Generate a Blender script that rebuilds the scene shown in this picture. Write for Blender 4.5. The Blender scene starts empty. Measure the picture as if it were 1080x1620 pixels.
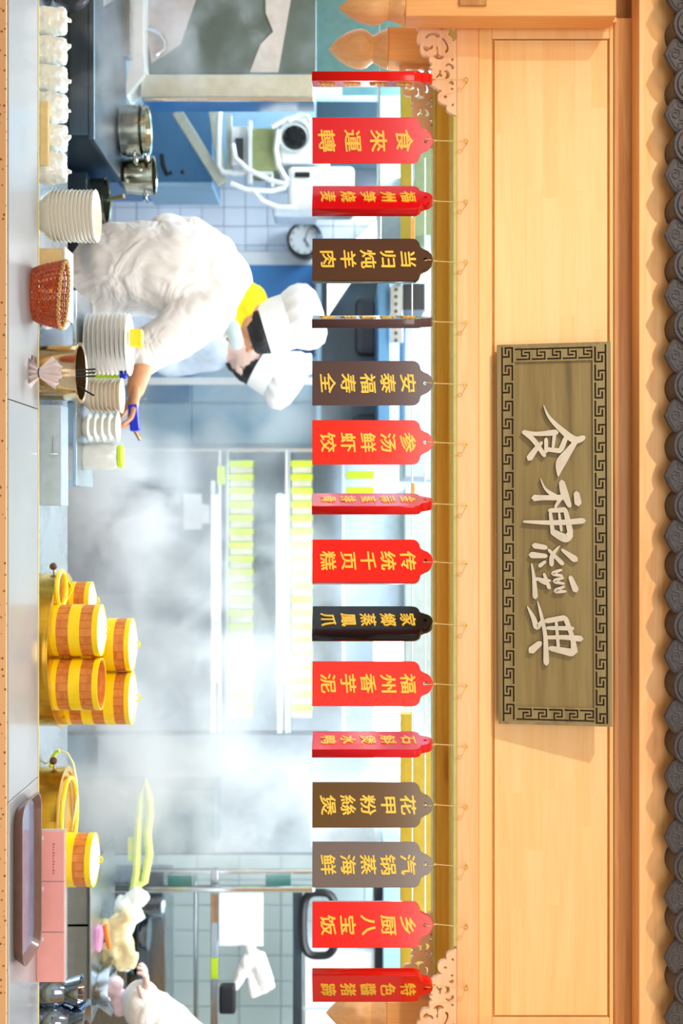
import bpy, bmesh, math, random
from mathutils import Vector, Matrix, noise
random.seed(7)
SC = bpy.context.scene
COL = SC.collection
F = 2051.0; ZC = 1.80            # focal length in pixels of the 1080x1620 frame, eye height

# ---------------- camera, world, lights, exposure ----------------
cam = bpy.data.cameras.new('camera'); camo = bpy.data.objects.new('camera', cam); COL.objects.link(camo)
cam.sensor_fit = 'VERTICAL'; cam.sensor_height = 36.0; cam.lens = 36.0*F/1620
cam.clip_start = 0.05; cam.clip_end = 60
cam.dof.use_dof = True; cam.dof.focus_distance = 3.55; cam.dof.aperture_fstop = 2.5
# the camera is held on its side: its right is the world's up
camo.matrix_world = Matrix(((0,-1,0,0),(0,0,-1,0),(1,0,0,ZC),(0,0,0,1)))
SC.camera = camo
SC.view_settings.view_transform = 'Standard'; SC.view_settings.look = 'None'
SC.view_settings.gamma = 1; SC.view_settings.exposure = 0.0
try: SC.view_settings.use_curve_mapping = False
except Exception: pass
w = bpy.data.worlds.new('world'); SC.world = w; w.use_nodes = True
w.node_tree.nodes['Background'].inputs[0].default_value = (1.0, 0.85, 0.68, 1)
w.node_tree.nodes['Background'].inputs[1].default_value = 0.66
def lamp(name, typ, loc, target, energy, color, size=0.3, size_y=None, spot=None, blend=0.5):
    l = bpy.data.lights.new(name, typ); l.energy = energy; l.color = color
    if typ == 'AREA':
        l.size = size
        if size_y: l.shape = 'RECTANGLE'; l.size_y = size_y
    else: l.shadow_soft_size = size
    if typ == 'SPOT': l.spot_size = spot; l.spot_blend = blend
    o = bpy.data.objects.new(name, l); COL.objects.link(o); o.location = loc
    o.rotation_euler = (Vector(target)-Vector(loc)).to_track_quat('-Z', 'Y').to_euler()
    return o
lamp('key_spot', 'SPOT', (-3.5, 0.0, 3.95), (0.35, 3.5, 2.2), 620, (1, .96, .88), .07, spot=math.radians(36), blend=1)
lamp('hall_panel', 'AREA', (0.2, -2.6, 3.1), (0.1, 3.5, 1.9), 110, (1, .95, .88), 3.2, 1.6)
lamp('warm_left', 'SPOT', (-1.9, 1.6, 3.0), (-1.4, 3.5, 2.4), 26, (1, .58, .2), .2, spot=math.radians(60), blend=1)
lamp('warm_right', 'SPOT', (2.0, 1.6, 3.0), (1.4, 3.5, 2.4), 26, (1, .58, .2), .2, spot=math.radians(60), blend=1)
# unseen kitchen ceiling lights, the front one an added fill
lamp('kitchen_panel_1', 'AREA', (-1.5, 6.0, 2.82), (-1.5, 6.2, 0), 225, (.84, .93, 1), 2.2, 1.2)
lamp('kitchen_panel_2', 'AREA', (0.7, 5.6, 2.82), (0.7, 5.6, 0), 18, (.82, .92, 1), 2.2, 1.6)
lamp('kitchen_panel_3', 'AREA', (1.9, 4.9, 2.82), (1.9, 5.3, 0), 34, (.85, .95, 1), 1.2, 1.0)
lamp('kitchen_front_fill', 'AREA', (0.0, 4.15, 2.6), (0.0, 6.2, 1.2), 62, (.92, .97, 1), 5.0, .4)
SC.cycles.max_bounces = 8; SC.cycles.volume_bounces = 2; SC.cycles.transparent_max_bounces = 16
SC.cycles.volume_step_rate = 1.0; SC.cycles.volume_max_steps = 48
SC.cycles.use_denoising = True; SC.cycles.sample_clamp_indirect = 6

# ---------------- helpers ----------------
def C(r, g, b):
    def l(v):
        v /= 255.0
        return v/12.92 if v <= .04045 else ((v+.055)/1.055)**2.4
    return (l(r), l(g), l(b), 1)
def W(x, y, d): return Vector(((y-810)*d/F, d, ZC+(x-540)*d/F))
def S(d): return d/F
class MB:
    def __init__(s): s.v = []; s.f = []; s.smooth = False
    def add(s, vs, fs):
        n = len(s.v); s.v += [Vector(p) for p in vs]; s.f += [tuple(i+n for i in q) for q in fs]; return s
    def box(s, a, b):
        x0,y0,z0 = [min(a[i],b[i]) for i in range(3)]; x1,y1,z1 = [max(a[i],b[i]) for i in range(3)]
        return s.add([(x0,y0,z0),(x1,y0,z0),(x1,y1,z0),(x0,y1,z0),(x0,y0,z1),(x1,y0,z1),(x1,y1,z1),(x0,y1,z1)],
                     [(0,3,2,1),(4,5,6,7),(0,1,5,4),(1,2,6,5),(2,3,7,6),(3,0,4,7)])
    def pbox(s, x0, x1, y0, y1, d, th):      # front face fills that pixel rectangle at depth d
        a = W(x0,y0,d); b = W(x1,y1,d); return s.box((a.x, d, max(a.z, .002)), (b.x, d+th, b.z))
    def obox(s, p, q, wd, ht, up=(0,0,1)):    # bar from p to q
        p = Vector(p); q = Vector(q); t = (q-p).normalized(); u = Vector(up)
        a = t.cross(u)
        if a.length < 1e-4: a = t.cross(Vector((0,1,0)))
        a.normalize(); b = a.cross(t).normalized(); vs = []
        for c in (p, q):
            for i, j in ((-1,-1),(1,-1),(1,1),(-1,1)): vs.append(c+a*i*wd/2+b*j*ht/2)
        return s.add(vs, [(0,1,2,3),(7,6,5,4),(0,4,5,1),(1,5,6,2),(2,6,7,3),(3,7,4,0)])
    def prism(s, pts, ax, t):                 # pts: 3D polygon, extruded along ax*t
        n = len(pts); e = Vector(ax)*t
        return s.add(list(map(Vector,pts))+[Vector(p)+e for p in pts],
                     [tuple(range(n)), tuple(range(2*n-1,n-1,-1))]+[(i, i+n, (i+1)%n+n, (i+1)%n) for i in range(n)])
    def tube(s, pts, r, seg=8, closed=False):
        pts = [Vector(p) for p in pts]; n = len(pts); rs = r if isinstance(r, (list,tuple)) else [r]*n
        vs = []; prev = None
        for i, p in enumerate(pts):
            a = pts[(i-1)%n] if (closed or i) else p; b = pts[(i+1)%n] if (closed or i < n-1) else p
            t = (b-a).normalized()
            if prev is None:
                u = t.cross(Vector((0,0,1)))
                if u.length < .1: u = t.cross(Vector((0,1,0)))
            else: u = prev - t*prev.dot(t)
            u.normalize(); prev = u; v = t.cross(u)
            for k in range(seg):
                an = 2*math.pi*k/seg; vs.append(p+(u*math.cos(an)+v*math.sin(an))*rs[i])
        fs = []
        for i in range(n if closed else n-1):
            for k in range(seg):
                a = i*seg+k; b = i*seg+(k+1)%seg; c = ((i+1)%n)*seg+(k+1)%seg; e = ((i+1)%n)*seg+k; fs.append((a,b,c,e))
        if not closed: fs += [tuple(range(seg-1,-1,-1)), tuple(range((n-1)*seg, n*seg))]
        s.smooth = True
        return s.add(vs, fs)
    def lathe(s, prof, c, seg=32, mod=None, axis=None):   # prof: (r, h) ; closed by the profile itself
        c = Vector(c); vs = []; fs = []; m = Matrix.Identity(3)
        if axis is not None: m = Vector((0,0,1)).rotation_difference(Vector(axis)).to_matrix()
        for (r, h) in prof:
            for k in range(seg):
                an = 2*math.pi*k/seg; rr = max(r, 1e-4)*(mod(an, h) if mod else 1)
                vs.append(c+m@Vector((rr*math.cos(an), rr*math.sin(an), h)))
        n = len(prof)
        for i in range(n-1):
            for k in range(seg): fs.append((i*seg+k, i*seg+(k+1)%seg, (i+1)*seg+(k+1)%seg, (i+1)*seg+k))
        s.smooth = True
        if prof[0][0] > .002 and prof[-1][0] > .002:      # open at both ends: close the ring instead of capping it
            return s.add(vs, fs+[((n-1)*seg+k, (n-1)*seg+(k+1)%seg, (k+1)%seg, k) for k in range(seg)])
        return s.add(vs, fs+[tuple(range(seg-1,-1,-1)), tuple(range((n-1)*seg, n*seg))])
    def ball(s, c, r, seg=16, sc=(1,1,1)):
        n = seg//2; prof = [(math.sin(math.pi*i/n), -math.cos(math.pi*i/n)) for i in range(n+1)]
        b = MB().lathe(prof, (0,0,0), seg); s.smooth = True; c = Vector(c)
        return s.add([c+Vector((v.x*r*sc[0], v.y*r*sc[1], v.z*r*sc[2])) for v in b.v], b.f)
    def cone(s, a, ra, b, rb, seg=14):          # tapered capsule
        a = Vector(a); b = Vector(b); L = (b-a).length; ax = (b-a)/L; P = []
        for i in range(5): t = math.pi/2*i/4; P.append((ra*math.sin(t), -ra*math.cos(t)))
        for i in range(5): t = math.pi/2*i/4; P.append((rb*math.cos(t), L+rb*math.sin(t)))
        return s.lathe(P, a, seg, axis=ax)
    def ext(s, o): return s.add(o.v, o.f)
def origin_of(o):
    v = Vector((0,0,0))
    while o: v += Vector(o.location); o = o.parent
    return v
def obj(name, mb, mat, parent=None, origin=None, bevel=0, smooth=None):
    me = bpy.data.meshes.new(name)
    if parent is not None: og = origin_of(parent)
    elif origin is not None: og = Vector(origin)
    else:
        xs=[v.x for v in mb.v]; ys=[v.y for v in mb.v]; zs=[v.z for v in mb.v]
        og = Vector(((min(xs)+max(xs))/2, (min(ys)+max(ys))/2, min(zs)))
    me.from_pydata([tuple(v-og) for v in mb.v], [], mb.f); me.update()
    o = bpy.data.objects.new(name, me); COL.objects.link(o)
    if parent is not None: o.parent = parent
    else: o.location = og
    if mat: me.materials.append(mat)
    if mb.smooth if smooth is None else smooth:
        me.shade_smooth()
        try: me.set_sharp_from_angle(angle=math.radians(38))
        except Exception: pass
    if bevel:
        m = o.modifiers.new('bevel', 'BEVEL'); m.width = bevel; m.segments = 2; m.limit_method = 'ANGLE'
    return o
def tag(o, label=None, cat=None, group=None, kind=None):
    if label: o['label'] = label
    if cat: o['category'] = cat
    if group: o['group'] = group
    if kind: o['kind'] = kind
    return o
def thing(name, label, cat, loc=(0,0,0), group=None, kind=None):
    o = bpy.data.objects.new(name, None); COL.objects.link(o); o.location = loc; o.empty_display_size = .05
    return tag(o, label, cat, group, kind)
def dup(root, loc=None, rz=None, label=None, group=None):
    r = root.copy(); COL.objects.link(r)
    if loc is not None: r.location = loc
    if rz is not None: r.rotation_euler = (0,0,rz)
    if label: r['label'] = label
    if group: r['group'] = group
    for ch in list(root.children):
        c = ch.copy(); COL.objects.link(c); c.parent = r
        for g in ch.children:
            k = g.copy(); COL.objects.link(k); k.parent = c
    return r
def blob(name, mb, mat, parent=None, voxel=.01, smooth=6, disp=0, dscale=.1, origin=None):
    # many tapered volumes melted into one continuous skin
    o = obj(name, mb, mat, parent, origin)
    m = o.modifiers.new('r', 'REMESH'); m.mode = 'VOXEL'; m.voxel_size = voxel; m.use_smooth_shade = True
    if smooth: m = o.modifiers.new('s', 'SMOOTH'); m.iterations = smooth; m.factor = .6
    dg = bpy.context.evaluated_depsgraph_get(); me = bpy.data.meshes.new_from_object(o.evaluated_get(dg))
    o.modifiers.clear(); old = o.data; o.data = me; bpy.data.meshes.remove(old); me.name = name
    if disp:
        me.update(); off = Vector((random.random()*9, random.random()*9, 0)); ns = [Vector(v.normal) for v in me.vertices]
        for v, nn in zip(me.vertices, ns):
            p = v.co/dscale + off
            n1 = noise.noise(Vector((p.x*.6, p.y*.6, p.z*1.6))); n2 = 1-abs(noise.noise(Vector((p.x*1.3+p.z*.9, p.y, p.z*.7-p.x))))*2
            v.co = v.co + nn*disp*(n1*.7+n2*.5)
    if not me.materials: me.materials.append(mat)
    me.shade_smooth(); me.update()
    return o

# ---------------- materials ----------------
def base(name):
    m = bpy.data.materials.new(name); m.use_nodes = True; return m, m.node_tree, m.node_tree.nodes['Principled BSDF']
def mixc(nt, fac, a, b, mode='MIX'):
    n = nt.nodes.new('ShaderNodeMix'); n.data_type = 'RGBA'; n.blend_type = mode
    for s, v in ((0, fac), (6, a), (7, b)):
        if hasattr(v, 'links'): nt.links.new(v, n.inputs[s])
        else: n.inputs[s].default_value = v
    return n.outputs[2]
def ramp(nt, src, pos):
    r = nt.nodes.new('ShaderNodeValToRGB'); nt.links.new(src, r.inputs[0]); e = r.color_ramp.elements
    e[0].position, e[0].color = pos[0]; e[1].position, e[1].color = pos[-1]
    for p, c in pos[1:-1]: k = e.new(p); k.color = c
    return r.outputs[0]
def coords(nt, scale=(1,1,1), rnd=True, kind='Object'):
    tc = nt.nodes.new('ShaderNodeTexCoord'); mp = nt.nodes.new('ShaderNodeMapping'); mp.inputs['Scale'].default_value = scale
    nt.links.new(tc.outputs[kind], mp.inputs[0])
    if rnd:
        oi = nt.nodes.new('ShaderNodeObjectInfo'); mu = nt.nodes.new('ShaderNodeMath'); mu.operation = 'MULTIPLY'; mu.inputs[1].default_value = 37
        nt.links.new(oi.outputs['Random'], mu.inputs[0]); ad = nt.nodes.new('ShaderNodeVectorMath')
        nt.links.new(mp.outputs[0], ad.inputs[0]); nt.links.new(mu.outputs[0], ad.inputs[1]); return ad.outputs[0]
    return mp.outputs[0]
def noi(nt, vec, scale, detail=3, dist=0, rough=.5):
    n = nt.nodes.new('ShaderNodeTexNoise'); nt.links.new(vec, n.inputs['Vector'])
    n.inputs['Scale'].default_value = scale; n.inputs['Detail'].default_value = detail; n.inputs['Distortion'].default_value = dist
    n.inputs['Roughness'].default_value = rough
    return n.outputs[0]
def bump(nt, bs, h, strength=.3, dist=.002):
    b = nt.nodes.new('ShaderNodeBump'); nt.links.new(h, b.inputs['Height']); b.inputs['Strength'].default_value = strength
    b.inputs['Distance'].default_value = dist; nt.links.new(b.outputs[0], bs.inputs['Normal'])
def M(name, col, rough=.5, metal=0, coat=0, var=.08, vs=30, bmp=.1, emit=0, alpha=1, trans=0, sss=0):
    m, nt, bs = base(name); v = coords(nt)
    n = noi(nt, v, vs, 4)
    a = [c*(1-var) for c in col[:3]]+[1]; b = [min(1, c*(1+var)) for c in col[:3]]+[1]
    nt.links.new(ramp(nt, n, [(.3, a), (.7, b)]), bs.inputs['Base Color'])
    bs.inputs['Roughness'].default_value = rough; bs.inputs['Metallic'].default_value = metal
    bs.inputs['Coat Weight'].default_value = coat; bs.inputs['Coat Roughness'].default_value = .08
    bs.inputs['Transmission Weight'].default_value = trans; bs.inputs['Alpha'].default_value = alpha
    if sss: bs.inputs['Subsurface Weight'].default_value = sss; bs.inputs['Subsurface Scale'].default_value = .01
    if emit: bs.inputs['Emission Color'].default_value = col; bs.inputs['Emission Strength'].default_value = emit
    if bmp: bump(nt, bs, n, bmp)
    return m
def wood(name, light, mid, dark, ax='X', rough=.5, vary=.25, knots=True, ring=1.0, piece=True):
    m, nt, bs = base(name)
    st = {'X': (1.2, 22, 22), 'Z': (22, 22, 1.2)}[ax]; kn = {'X': (1.6, 5, 7), 'Z': (7, 5, 1.6)}[ax]
    v = coords(nt, st, True); v2 = coords(nt, kn, True)
    g = noi(nt, v, ring, 6, .8, .6); g2 = noi(nt, v, 6*ring, 3)
    c = ramp(nt, g, [(.28, dark), (.45, mid), (.6, light), (.8, mid)])
    c = mixc(nt, .25, c, ramp(nt, g2, [(.3, dark), (.6, light)]))
    h = g
    if knots:
        vo = nt.nodes.new('ShaderNodeTexVoronoi'); vo.inputs['Scale'].default_value = .75; nt.links.new(v2, vo.inputs['Vector'])
        k = ramp(nt, vo.outputs['Distance'], [(.03, (1,1,1,1)), (.075, (0,0,0,1))])
        kd = [x*.35 for x in mid[:3]]+[1]
        c = mixc(nt, k, c, kd)
        k2 = ramp(nt, vo.outputs['Distance'], [(.06, (.45,.45,.45,1)), (.2, (0,0,0,1))]); c = mixc(nt, k2, c, [mid[0]*.9, mid[1]*.62, mid[2]*.45, 1])
    if vary:
        oi = nt.nodes.new('ShaderNodeObjectInfo')
        c = mixc(nt, vary, c, ramp(nt, oi.outputs['Random'], [(0, light), (.35, (light[0], light[1]*.88, light[2]*.7, 1)), (.6, mid), (1, (min(1,light[0]*1.02), light[1]*1.03, light[2]*1.1, 1))]))
    nt.links.new(c, bs.inputs['Base Color']); bs.inputs['Roughness'].default_value = rough
    bs.inputs['Coat Weight'].default_value = .15; bs.inputs['Coat Roughness'].default_value = .3
    bump(nt, bs, h, .15, .001)
    return m
def steel(name, col, rough=.3, metal=1, st=(2, 2, 60)):
    m, nt, bs = base(name); v = coords(nt, st); n = noi(nt, v, 4, 4)
    nt.links.new(ramp(nt, n, [(.3, [c*.85 for c in col[:3]]+[1]), (.7, col)]), bs.inputs['Base Color'])
    bs.inputs['Metallic'].default_value = metal
    rr = nt.nodes.new('ShaderNodeMapRange'); nt.links.new(n, rr.inputs[0]); rr.inputs[3].default_value = rough*.7; rr.inputs[4].default_value = rough*1.3
    nt.links.new(rr.outputs[0], bs.inputs['Roughness']); return m
pine = wood('pine', C(255,205,150), C(250,190,125), C(238,168,98), 'X', vary=.2)
pine_stave = wood('pine_stave', C(254,214,152), C(250,202,134), C(240,184,112), 'X', vary=.4, knots=False)
pine_up = wood('pine_upright', C(255,194,122), C(250,176,98), C(234,150,72), 'Z', vary=.1)
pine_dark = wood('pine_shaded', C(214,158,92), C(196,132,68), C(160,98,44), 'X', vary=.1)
pine_deep = wood('pine_inner', C(255,226,100), C(248,212,80), C(222,172,56), 'X', vary=.1)
carved = wood('pale_carved_wood', C(255,216,178), C(250,204,160), C(240,188,140), 'X', vary=0, knots=False)
bud = wood('bud_wood', C(246,198,140), C(240,184,124), C(226,164,100), 'Z', vary=0, knots=False)
sign_wood = wood('sign_wood', C(150,130,78), C(134,112,60), C(98,78,38), 'X', vary=0, knots=True, ring=.7)
key_wood = wood('key_wood', C(156,138,92), C(140,120,74), C(116,94,54), 'X', vary=0, knots=False)
letter = M('carved_letter', C(216,204,184), .6, var=.08); letter_side_shade = M('letter_side_shade', C(70,54,30), .8); groove_m = M('groove_shade', C(64,48,20), .8)  # dark letter sides and groove floors carry shade painted into the colour
white_steel = M('white_counter', C(166,167,169), .28, .15, .2, .03, 6, .03)
granite = M('granite', C(240,180,125), .5)
nt = granite.node_tree; bs = nt.nodes['Principled BSDF']; v = coords(nt, (1,1,1), False)
vo = nt.nodes.new('ShaderNodeTexVoronoi'); vo.inputs['Scale'].default_value = 60; nt.links.new(v, vo.inputs['Vector'])
nt.links.new(mixc(nt, ramp(nt, vo.outputs['Distance'], [(.16, (1,1,1,1)), (.24, (0,0,0,1))]), C(246,190,136), C(150,90,50)), bs.inputs['Base Color'])
clay = M('grey_clay', C(66,61,63), .55, var=.25, vs=80, bmp=.6)
clay_light = M('grey_clay_relief', C(88,82,84), .5, var=.2, vs=120, bmp=.5)
ss = steel('brushed_steel', C(190,200,208), .28)
ss_blue = steel('blue_steel', C(96,146,190), .35, .5)
ss_dark = steel('dark_steel', C(80,98,112), .35, .8)
chrome = steel('chrome', C(225,230,235), .12)
brass = steel('brassy_steel', C(226,182,70), .22, .9, (30, 30, 2))
whitep = M('white_paint', C(232,238,240), .45, var=.03)
china = M('white_china', C(240,238,228), .2, 0, .4, .02)
tile_m = M('wall_tile', C(228,238,250), .2, 0, .3, .03, 3, .03)
tile_g = M('wall_tile_green', C(222,240,240), .2, 0, .3, .03, 3, .03)
grout = M('grout', C(186,204,222), .8)
blue_p = M('blue_door_paint', C(60,132,196), .4, 0, .2, .12, 3)
lblue = M('pale_blue_panel', C(150,192,218), .4, .2, .1, .1, 3)
black = M('black_plastic', C(18,20,26), .35)
dark = M('dark_grey', C(60,66,74), .5)
olive = M('olive_metal', C(150,160,110), .45, .2)
beige = M('hood_beige', C(200,206,192), .35, .3)
cloth = M('white_cotton', C(250,248,248), .85, var=.03, vs=60, bmp=.3)
ntc = cloth.node_tree; vc = coords(ntc, (1,1,1.0)); nc = noi(ntc, vc, 5.5, 2, 2.2, .45); bump(ntc, ntc.nodes['Principled BSDF'], nc, .55, .05)
hatm = M('hat_paper', C(238,242,246), .8, var=.02, bmp=.05)
skin = M('skin', C(222,160,118), .5, var=.06, sss=.15)
skin2 = M('pale_skin', C(226,196,184), .5, var=.05, sss=.15)
hair = M('black_hair', C(20,22,30), .45, var=.3, vs=120, bmp=.5)
yellow_cloth = M('yellow_cloth', C(235,220,10), .7, var=.05)
maskm = M('mask_paper', C(196,220,230), .8)
apron = M('black_apron', C(22,24,40), .7)
lime = M('lime_plastic', C(205,240,30), .4, var=.06)
yellow = M('yellow_plastic', C(250,216,4), .35, 0, .2, .04)
bamboo = wood('bamboo', C(220,140,60), C(200,112,36), C(150,76,20), 'X', vary=.2, knots=False, ring=2)
tan = M('tan_card', C(240,214,160), .7)
pinkc = M('pink_card', C(246,172,168), .3, 0, .5, .03)
plastic_bag = M('clear_white_plastic', C(244,253,255), .2, 0, .4, .02, 60, .5)
lamp_m = M('fluorescent_tube', (1,1,1,1), .5, emit=4, bmp=0)
wicker = M('red_wicker', C(176,70,24), .4, 0, .5, .5, 90, .8)
wicker_l = M('pale_wicker', C(206,160,90), .5, var=.3, vs=120, bmp=.6)
cord_m = M('twine', C(214,190,130), .8, var=.2, vs=300)
gold = M('gold_letter', C(252,204,62), .4, .08, .2, .05)
gold_b = M('brass_hook', C(212,168,78), .35, .8)
tray_m = M('brown_tray', C(112,80,70), .35, 0, .3)
tray_in = M('tray_inside', C(120,124,150), .2, 0, .5, .2, 12)
blue_pen = M('blue_plastic', C(20,40,220), .4)
brownk = M('brown_wood_knob', C(96,54,38), .5)
pinkm = M('pink_plastic', C(235,170,215), .4); orange = M('orange_plastic', C(240,130,30), .4); magenta = M('magenta_paint', C(235,80,140), .4)
glass = M('shelf_glass', C(190,225,215), .03, trans=1, bmp=0)
glass.node_tree.nodes['Principled BSDF'].inputs['IOR'].default_value = 1.1
def lacquer(name, col, rough=.16):
    m = M(name, col, rough, 0, .15, .02, 8, .01); m.node_tree.nodes['Principled BSDF'].inputs['Specular IOR Level'].default_value = .35; return m

# ---------------- setting: kitchen shell ----------------
def struct(name, mb, mat, **k): return tag(obj(name, mb, mat, **k), kind='structure')
struct('floor', MB().box((-4.5,-5,-.1), (4.5,7.4,0)), M('floor_tile', C(150,140,130), .5))
wall = struct('wall_back', MB().box((-4,7.0,0), (4,7.15,2.9)), lblue)
struct('wall_left', MB().box((-4.1,3.9,0), (-4,7.15,2.9)), tile_m)
struct('wall_right', MB().box((4,3.9,0), (4.1,7.15,2.9)), tile_g)
struct('ceiling', MB().box((-4.1,3.95,2.9), (4.1,7.15,3.0)), whitep)
def tiles(x0, x1, y0, y1, sx, sy, d, mat, parent):
    g = MB().pbox(x0, x1, y0, y1, d+.012, 7.0-d-.012-.001)
    obj('tile_backing', g, grout, parent)
    proto = None; x = x0
    while x < x1-3:
        y = y0
        while y < y1-3:
            a = W(x+.5, y+.5, d); b = W(min(x+sx,x1)-.5, min(y+sy,y1)-.5, d)
            sz = (round(b.x-a.x,4), round(b.z-a.z,4)); key = (mat.name, sz)
            me = TILES.get(key)
            if me is None:
                o = obj('tile', MB().box((0,0,0), (sz[0], .014, sz[1])), mat, parent, bevel=.003)
                TILES[key] = o.data; o.data.transform(Matrix.Translation(origin_of(parent)))
                o.location = Vector((a.x,d,a.z))-origin_of(parent)
            else:
                o = bpy.data.objects.new('tile', me); COL.objects.link(o); o.parent = parent
                o.location = Vector((a.x,d,a.z))-origin_of(parent)
                mm = o.modifiers.new('bevel','BEVEL'); mm.width = .003; mm.segments = 2
            y += sy
        x += sx
TILES = {}
tiles(112, 632, 268, 398, 34.5, 30, 6.95, tile_m, wall)
tiles(180, 590, 1352, 1680, 66, 40, 6.95, tile_g, wall)
tag(obj('rear_panel', MB().box((.9,6.93,.5), (1.82,6.99,2.85)), M('pale_rear', C(205,218,228), .5), wall))
obj('pilaster', MB().pbox(112, 520, 398, 419, 6.9, .099), whitep, wall)

# ---------------- the wooden front ----------------
D0 = 3.52
front = thing('wall_front', 'pale pine shopfront above the serving hatch', None, (0.05, 3.6, 2.0), kind='structure')
obj('lintel_board', MB().pbox(722, 757, 30, 1655, D0, .06), pine, front, bevel=.003)
obj('lintel_underside', MB().box(W(722,-40,D0)+Vector((0,.06,0)), W(726,1700,3.52)+Vector((0,.28,0))), pine_deep, front)
back_panel = MB().pbox(757, 972, 30, 1655, D0+.022, .03)
obj('panel_backing', back_panel, M('groove_pine', C(238,186,100), .6), front)
# finger-jointed staves: outer frame and recessed field
def staves(x0, x1, y0, y1, d, th, rows):
    h = (x1-x0)/rows
    for r in range(rows):
        y = y0
        cut = y0 + random.uniform(60, 330)
        while y < y1:
            e = min(y1, cut)
            if y1-e < 40: e = y1
            obj('stave', MB().pbox(x0+r*h, x0+(r+1)*h, y, e, d+random.uniform(0,.0006), th), pine_stave, front)
            y = e; cut = e + random.uniform(150, 430)
staves(782, 960, 64, 1606, D0+.010, .014, 7)
obj('frame_board', MB().pbox(757, 778, 36, 1655, D0+.006, .018), pine_stave, front, bevel=.0025)
obj('frame_board', MB().pbox(964, 971, 36, 1655, D0+.004, .02), pine_stave, front, bevel=.0025)
obj('frame_board', MB().pbox(778, 964, 36, 61, D0+.006, .018), pine_stave, front, bevel=.0025)
obj('frame_board', MB().pbox(778, 964, 1610, 1655, D0+.006, .018), pine_stave, front, bevel=.0025)
obj('post_face', MB().pbox(644, 975, 1657, 1740, 3.41, .1), pine_up, front, bevel=.004)
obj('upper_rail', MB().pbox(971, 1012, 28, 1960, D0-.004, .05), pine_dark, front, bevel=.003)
obj('fascia', MB().pbox(1010.5, 1110, -300, 1960, 3.425, .09), wood('fascia_pine', C(255,206,144), C(254,190,118), C(242,164,84), 'X', vary=0), front, bevel=.003)
# solid behind the front so that no light leaks over it
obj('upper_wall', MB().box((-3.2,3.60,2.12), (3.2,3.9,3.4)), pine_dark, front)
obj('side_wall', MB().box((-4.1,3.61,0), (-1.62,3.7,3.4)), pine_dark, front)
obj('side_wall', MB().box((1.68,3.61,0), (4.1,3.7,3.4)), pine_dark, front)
# inner beam
inner = tag(obj('inner_beam', MB().pbox(689, 740, -80, 1700, 3.80, .10), pine_deep, bevel=.004), kind='structure')
obj('beam_edge', MB().pbox(684.5, 689, 100, 1585, 3.797, .09), M('pale_edge', C(222,214,130), .5), inner)
front.children
obj('lintel_edge', MB().pbox(717, 722, 184, 1497, D0+.002, .03), M('pale_green_edge', C(200,196,110), .5), front)
struct('trim_1', MB().pbox(634, 654, 40, 380, 4.35, .06), M('olive_board', C(150,130,40), .5))
struct('trim_2', MB().pbox(634, 654, 1130, 1640, 4.35, .06), M('olive_board_2', C(190,165,50), .5))
struct('trim_3', MB().pbox(654, 700, 1180, 1640, 4.42, .05), M('olive_board_3', C(165,145,50), .5))

# hanging posts with lotus-bud finials
def lotus(cx, cy0, cy1, tipx, basex, d, postx, label, thick):
    s = S(d); yc = (cy0+cy1)/2; r = (cy1-cy0)/2*s
    c = W(basex, yc, d); c.y += thick/2
    t = thing('hanging_post', label, 'post', c, 'hanging posts with carved buds')
    hw = r*.93
    p = MB().box((c.x-hw, c.y-thick/2, c.z), (c.x+hw, c.y+thick/2, W(postx, yc, d).z)); obj('post', p, pine_up, t, bevel=.004)
    H = (basex-tipx)*s
    prof = [(.001,-1),(.25,-.93),(.55,-.83),(.8,-.7),(.97,-.55),(1,-.45),(.93,-.36),(.74,-.28),(.68,-.25),(.70,-.23),(.8,-.17),(.95,-.08),(1.0,-.01),(.98,0)]
    m = MB().lathe([(a*r*1.06, b*H) for a, b in prof], c, 48, mod=lambda an, h: (1+.035*abs(math.cos(2*an)))*(1 if abs(h) < .02*H else 1-.03*abs(math.sin(4*an))**4))
    obj('bud', m, bud, t)
    return t
lotus(0, -22, 27, 535, 641, 3.41, 975, 'front hanging post with lotus bud, cut by the frame', .09)
lotus(0, 40, 98, 519, 614, 3.78, 700, 'rear hanging post with pointed lotus bud beside the edge-on red plaque', .09)
lotus(0, 1583, 1640, 515, 611, 3.78, 700, 'rear hanging post with lotus bud below the tilted last red plaque', .09)
lotus(0, 1656, 1700, 532, 641, 3.41, 975, 'front hanging post just outside the frame', .09)
for o in [o for o in bpy.data.objects if o.get('label') == 'front hanging post just outside the frame']:
    for c in list(o.children): bpy.data.objects.remove(c)
    bpy.data.objects.remove(o)
obj('recess_shade', MB().pbox(726, 770, -30, 8, 3.40, .02), pine_dark, front, bevel=.003)  # dark block stands for the shaded recess in the post
obj('post_side', MB().pbox(644, 975, 27, 35, 3.50, .04), pine_up, front)

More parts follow.
